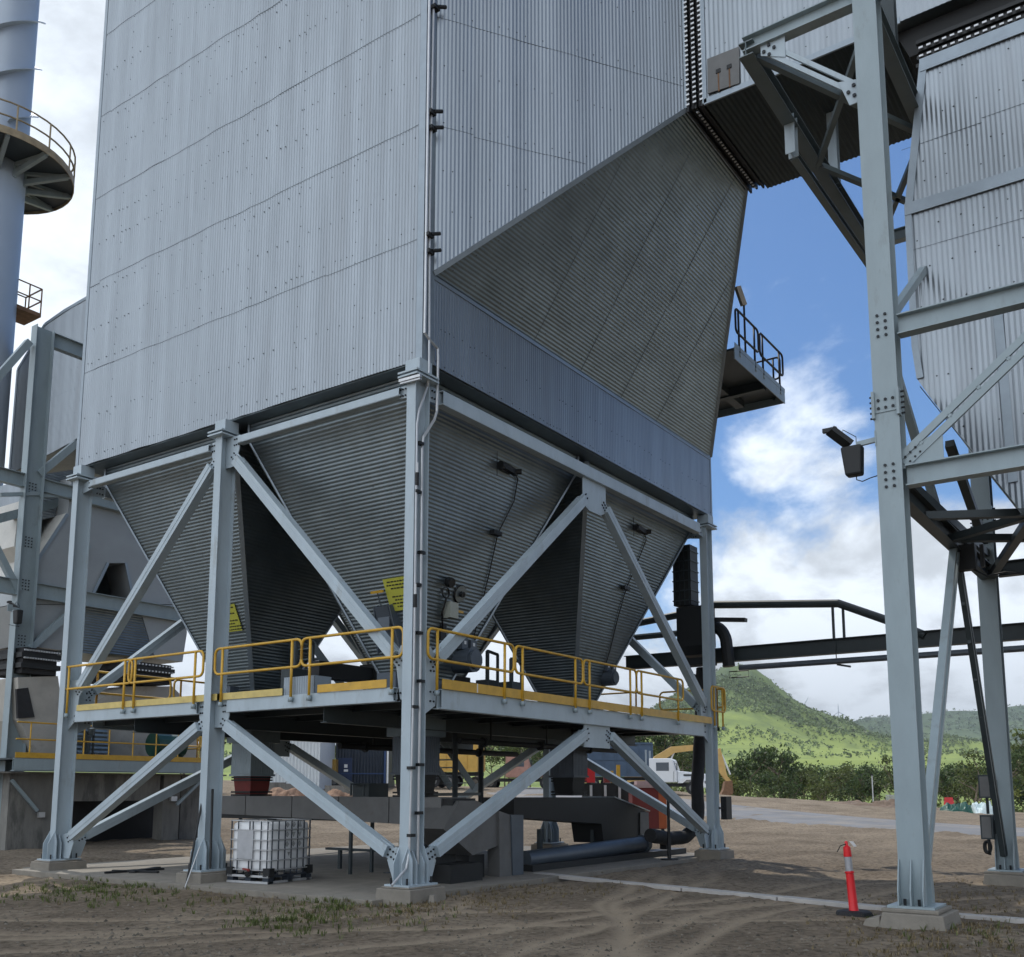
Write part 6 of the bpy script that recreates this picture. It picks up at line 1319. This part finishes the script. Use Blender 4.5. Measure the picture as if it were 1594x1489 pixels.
# undergrowth along the tree line
un = MB(); rg = random.Random(5)
for i in range(5000):
    px = rg.uniform(1010, 1620); D = rg.uniform(112, 150); p = A(px, PY, D); h_ = rg.random()**2*2.6; p.z = gz(p.x, p.y)+h_; z = rg.uniform(.15, .32)
    a = V((rg.gauss(0, 1), rg.gauss(0, 1), rg.gauss(0, 1))).normalized(); b_ = a.cross(V((rg.gauss(0, 1), rg.gauss(0, 1), rg.gauss(0, 1)))).normalized(); un.add([p-a*z, p+b_*z*.6, p+a*z, p-b_*z*.6], [(0, 1, 2, 3)])
tag(un.build('undergrowth', LEAF[0], None, A(1300, PY, 125)), 'low green undergrowth below the row of trees', None, None, 'stuff')

# ================================================================== HILLS
def interp(tab, x):
    for (x0, y0), (x1, y1) in zip(tab, tab[1:]):
        if x <= x1: k = max(0, (x-x0)/(x1-x0)); k = k*k*(3-2*k)*.4+k*.6; return y0+(y1-y0)*k
    return tab[-1][1]
SIL1 = [(200, 1170), (700, 1172), (880, 1160), (940, 1138), (985, 1118), (1060, 1080), (1100, 1052), (1130, 1045), (1165, 1046), (1190, 1059), (1212, 1074), (1240, 1093), (1262, 1104), (1300, 1120), (1350, 1140), (1410, 1157), (1700, 1168)]
SIL2 = [(200, 1165), (1180, 1160), (1270, 1140), (1320, 1124), (1345, 1118), (1400, 1119), (1430, 1113), (1475, 1108), (1540, 1106), (1560, 1102), (1594, 1098), (1800, 1085)]
def hillmat(name, lo_, mid, hi_):
    m = bpy.data.materials.new(name); m.use_nodes = True; n = m.node_tree; b = n.nodes['Principled BSDF']; b.inputs['Roughness'].default_value = .95; b.inputs['Specular IOR Level'].default_value = .1
    g = n.nodes.new('ShaderNodeNewGeometry'); k = n.nodes.new('ShaderNodeTexNoise'); k.inputs['Scale'].default_value = .012; k.inputs['Detail'].default_value = 10; k.inputs['Roughness'].default_value = .7; n.links.new(g.outputs['Position'], k.inputs['Vector'])
    s = n.nodes.new('ShaderNodeSeparateXYZ'); n.links.new(g.outputs['Position'], s.inputs[0]); mr_ = n.nodes.new('ShaderNodeMapRange'); mr_.inputs['From Min'].default_value = 25; mr_.inputs['From Max'].default_value = 190; mr_.inputs['To Min'].default_value = -.22; mr_.inputs['To Max'].default_value = .16; n.links.new(s.outputs[2], mr_.inputs[0])
    ad = n.nodes.new('ShaderNodeMath'); ad.operation = 'ADD'; n.links.new(k.outputs['Fac'], ad.inputs[0]); n.links.new(mr_.outputs[0], ad.inputs[1])
    cr = n.nodes.new('ShaderNodeValToRGB'); e = cr.color_ramp.elements; e[0].position = .28; e[0].color = (*lo_, 1); e[1].position = .66; e[1].color = (*hi_, 1); q = e.new(.46); q.color = (*mid, 1); n.links.new(ad.outputs[0], cr.inputs[0]); n.links.new(cr.outputs[0], b.inputs['Base Color']); return m
M_H1 = hillmat('green_hillside', (.27, .33, .095), (.165, .215, .075), (.095, .13, .068)); M_H2 = hillmat('far_hillside', (.15, .20, .08), (.11, .15, .08), (.08, .115, .07))
def hill(name, sil, Dn, Dp, Df, mt, lab, amp, nt_=260, ns=60, x0=240, x1=1760):
    vs, fs = [], []
    for i in range(nt_+1):
        px = x0+(x1-x0)*i/nt_; pk = interp(sil, px); zpk = 1.55+(1227.4-pk)/F*Dp
        for j in range(ns+1):
            u = j/ns; D = Dn+(Dp-Dn)*u if u <= .8 else None
            if u <= .8: k = u/.8; D = Dn+(Dp-Dn)*k; e = k**1.5*(1.0)*.55+.45*(k*k*(3-2*k))
            else: k = (u-.8)/.2; D = Dp+(Df-Dp)*k; e = 1-k*k
            p = A(px, PY, D); b0 = 1.0+25*sstep(260, 900, D); z = b0+(zpk-b0)*e
            nz_ = noise.fractal(V((p.x*.006, p.y*.006, 3)), 1, 2, 5)*amp*min(1, e*1.6)*(1 if u < .75 else .25); rv_ = abs(noise.noise(V((p.x*.004, p.y*.004, 8))))*amp*1.1*e*(1 if u < .78 else .2)
            vs.append((p.x, p.y, z+nz_-rv_-(9 if j == 0 else 0)))
    for i in range(nt_):
        for j in range(ns): q = i*(ns+1)+j; fs.append((q, q+1, q+ns+2, q+ns+1))
    me = bpy.data.meshes.new(name); me.from_pydata(vs, [], fs); me.materials.append(mt); me.polygons.foreach_set('use_smooth', [True]*len(fs)); o = bpy.data.objects.new(name, me); COL.objects.link(o); tag(o, lab, None, None, 'structure'); return vs, ns
hv, hn = hill('hill', SIL1, 700, 1500, 2100, M_H1, 'steep green wooded hill', 26)
hv2, hn2 = hill('far_hills', SIL2, 1600, 2700, 3400, M_H2, 'low wooded hills', 22)
def forest(hv, hn, count, size, name, lab, mt, seed, dens=lambda z, u: 1, umax=.84):
    rg = random.Random(seed); m = MB(); N = len(hv)//(hn+1)
    octa = [(1, 0, 0), (-1, 0, 0), (0, 1, 0), (0, -1, 0), (0, 0, 1), (0, 0, -1)]; of = [(0, 2, 4), (2, 1, 4), (1, 3, 4), (3, 0, 4), (2, 0, 5), (1, 2, 5), (3, 1, 5), (0, 3, 5)]
    c = 0; tries = 0
    while c < count and tries < count*6:
        tries += 1; i = rg.uniform(0, N-1.01); j = rg.uniform(hn*.05, hn*umax); a = int(i); b_ = int(j); fi, fj = i-a, j-b_
        q = lambda x, y: V(hv[x*(hn+1)+y]); p = (q(a, b_)*(1-fi)+q(a+1, b_)*fi)*(1-fj)+(q(a, b_+1)*(1-fi)+q(a+1, b_+1)*fi)*fj
        if rg.random() > dens(p.z, j/hn)*(.8+2.4*noise.fractal(V((p.x*.009, p.y*.009, 2)), 1, 2, 3)): continue
        s = size*rg.choice([.5, .6, .7, .8, 1.0, 1.3])
        for k_ in range(6):
            q_ = p+V((rg.gauss(0, .5), rg.gauss(0, .5), rg.uniform(.2, 1.5)))*s; z_ = s*rg.uniform(.35, .75); a_ = V((rg.gauss(0, 1), rg.gauss(0, 1), rg.gauss(0, .7))).normalized(); b2_ = a_.cross(V((rg.gauss(0, 1), rg.gauss(0, 1), rg.gauss(0, 1)))).normalized(); m.add([q_-a_*z_, q_+b2_*z_*.7, q_+a_*z_, q_-b2_*z_*.6], [(0, 1, 2, 3)])
        c += 1
    return tag(m.build(name, mt, None, hv[0]), lab, None, None, 'stuff')
forest(hv, hn, 20000, 2.3, 'hill_forest', 'scattered trees covering the steep hill', leafmat('hill_tree_leaves', (.15, .195, .085)), 1, lambda z, u: .04+.9*sstep(38, 120, z))
forest(hv2, hn2, 14000, 3.8, 'far_hill_forest', 'trees covering the low far hills', leafmat('far_hill_leaves', (.14, .18, .12)), 2)
# wind turbines on the skyline
def turbine(px, top, Dz, ang, lab):
    p = A(px, 1125, Dz); hub = A(px, top, Dz); t = thing('wind_turbine', (p.x, p.y, p.z-20), lab, 'wind turbine', 'wind turbines on the skyline'); o = V((p.x, p.y, p.z-20)); m = MB(); s = Dz/1550; m.cyl(o, hub, .9*s, 8, r2=.55*s); m.build('tower', M_TURB, t, o)
    m = MB(); m.box(hub, (2*s, 2*s, 1.6*s)); m.build('nacelle', M_TURB, t, o)
    for k in range(3):
        a = R(ang+120*k); d = rt*math.cos(a)+V((0, 0, 1))*math.sin(a); m = MB(); m.tube([hub-fw*s, hub-fw*s+d*6*s, hub-fw*s+d*14*s], [.5*s, .7*s, .15*s], 6); m.build('blade', M_TURB, t, o)
M_TURB = mat('turbine_grey', (.42, .46, .52), .6)
turbine(1305, 1108, 3000, 92, 'grey wind turbine standing in the notch between the steep hill and the low hills'); turbine(1463, 1097, 3200, 25, 'grey wind turbine just left of the bright brace on the skyline'); turbine(1252, 1096, 3300, 60, 'tiny grey wind turbine just behind the shoulder of the steep hill')

# ================================================================== GRASS AND STONES
def ground_z(x, y):
    h, w_ = relief(x, y); return base_z(x, y)+h
def grass(name, regions, mt, lab, hmin, hmax, seed):
    rg = random.Random(seed); m = MB()
    for (cx_, cy_, rx, ry, n_) in regions:
        for k in range(int(n_*.65)):
            x = rg.gauss(cx_, rx); y = rg.gauss(cy_, ry); p = P(x, min(max(y, 1345), 1500), 'z', GZ)
            if SLAB[0] < p.x < SLAB[1] and SLAB[2] < p.y < SLAB[3]: continue
            if noise.noise(V((p.x*1.8, p.y*1.8, seed))) < -.05 and rg.random() < .85: continue
            p.z = ground_z(p.x, p.y)-.01; nb = rg.randint(3, 6)
            for b_ in range(nb):
                a = rg.uniform(0, 6.28); h_ = rg.uniform(hmin, hmax); d = V((math.cos(a), math.sin(a), 0)); w_ = d.cross(V((0, 0, 1)))*.006; q = p+d*rg.uniform(0, .03); b1 = q+d*h_*.25+V((0, 0, h_*.6)); b2 = q+d*h_*.7*rg.uniform(.6, 1.3)+V((0, 0, h_*rg.uniform(.6, 1)))
                m.add([q-w_, q+w_, b1+w_*.8, b1-w_*.8, b2], [(0, 1, 2, 3), (3, 2, 4)])
    return tag(m.build(name, mt, None, P(400, 1420, 'z', GZ)), lab, None, None, 'stuff')
GR = leafmat('green_grass_blades', (.10, .125, .035)); DR = leafmat('dry_grass_blades', (.20, .155, .085))
grass('green_grass', [(140, 1387, 45, 10, 520), (60, 1396, 40, 6, 160), (200, 1380, 60, 6, 160), (430, 1432, 30, 9, 300), (520, 1412, 30, 10, 320), (470, 1440, 40, 9, 200), (330, 1400, 60, 12, 160), (620, 1420, 40, 12, 120), (1420, 1436, 35, 6, 200), (1530, 1450, 70, 18, 120)], GR, 'green grass tufts on the dirt in front of the slab', .04, .13, 1)
grass('dry_grass', [(560, 1418, 90, 12, 500), (760, 1395, 60, 8, 350), (330, 1392, 120, 8, 300), (700, 1412, 80, 12, 300), (1500, 1445, 90, 24, 900), (1420, 1470, 60, 16, 300), (880, 1385, 60, 6, 200), (1500, 1395, 60, 18, 400), (640, 1408, 30, 6, 160)], DR, 'dry brown grass on the dirt along the slab', .03, .09, 2)
rg = random.Random(9); m = MB()
for k in range(9000):
    px = rg.uniform(-40, 1640); py = 1330+ (rg.random()**.7)*175; p = P(px, py, 'z', GZ)
    if SLAB[0]-.05 < p.x < SLAB[1] and SLAB[2]-.05 < p.y < SLAB[3] or (p-EYE).length > 26: continue
    if noise.noise(V((p.x*.5, p.y*.5, 4))) < -.1 and rg.random() < .8: continue
    p.z = ground_z(p.x, p.y); s = rg.choice([.006, .007, .009, .009, .012, .014, .018, .03]) * rg.uniform(.7, 1.3)
    m.add([p+V((x*s*rg.uniform(.6, 1.3), y*s*rg.uniform(.6, 1.3), z*s*rg.uniform(.5, .9))) for x, y, z in ((1, 0, 0), (-1, 0, 0), (0, 1, 0), (0, -1, 0), (0, 0, 1), (0, 0, -1))], [(0, 2, 4), (2, 1, 4), (1, 3, 4), (3, 0, 4), (2, 0, 5), (1, 2, 5), (3, 1, 5), (0, 3, 5)])
def stonemat():
    m_ = leafmat('loose_stones', (.19, .165, .13)); return m_
tag(m.build('gravel', stonemat(), None, P(700, 1430, 'z', GZ)), 'loose stones and clods scattered on the dirt', None, None, 'stuff')

# ------------------------------------------------------------------ air
hm = bpy.data.materials.new('haze_air'); hm.use_nodes = True; n = hm.node_tree; n.nodes.remove(n.nodes['Principled BSDF']); pv = n.nodes.new('ShaderNodeVolumePrincipled'); pv.inputs['Color'].default_value = (.80, .88, .97, 1); pv.inputs['Density'].default_value = .00009; n.links.new(pv.outputs[0], n.nodes['Material Output'].inputs['Volume'])
m = MB(); m.bounds((-3500, -3500, -30), (5500, 5500, 420)); tag(m.build('haze', hm, None, (0, 0, -30)), 'thin pale haze over the hills', None, None, 'stuff')
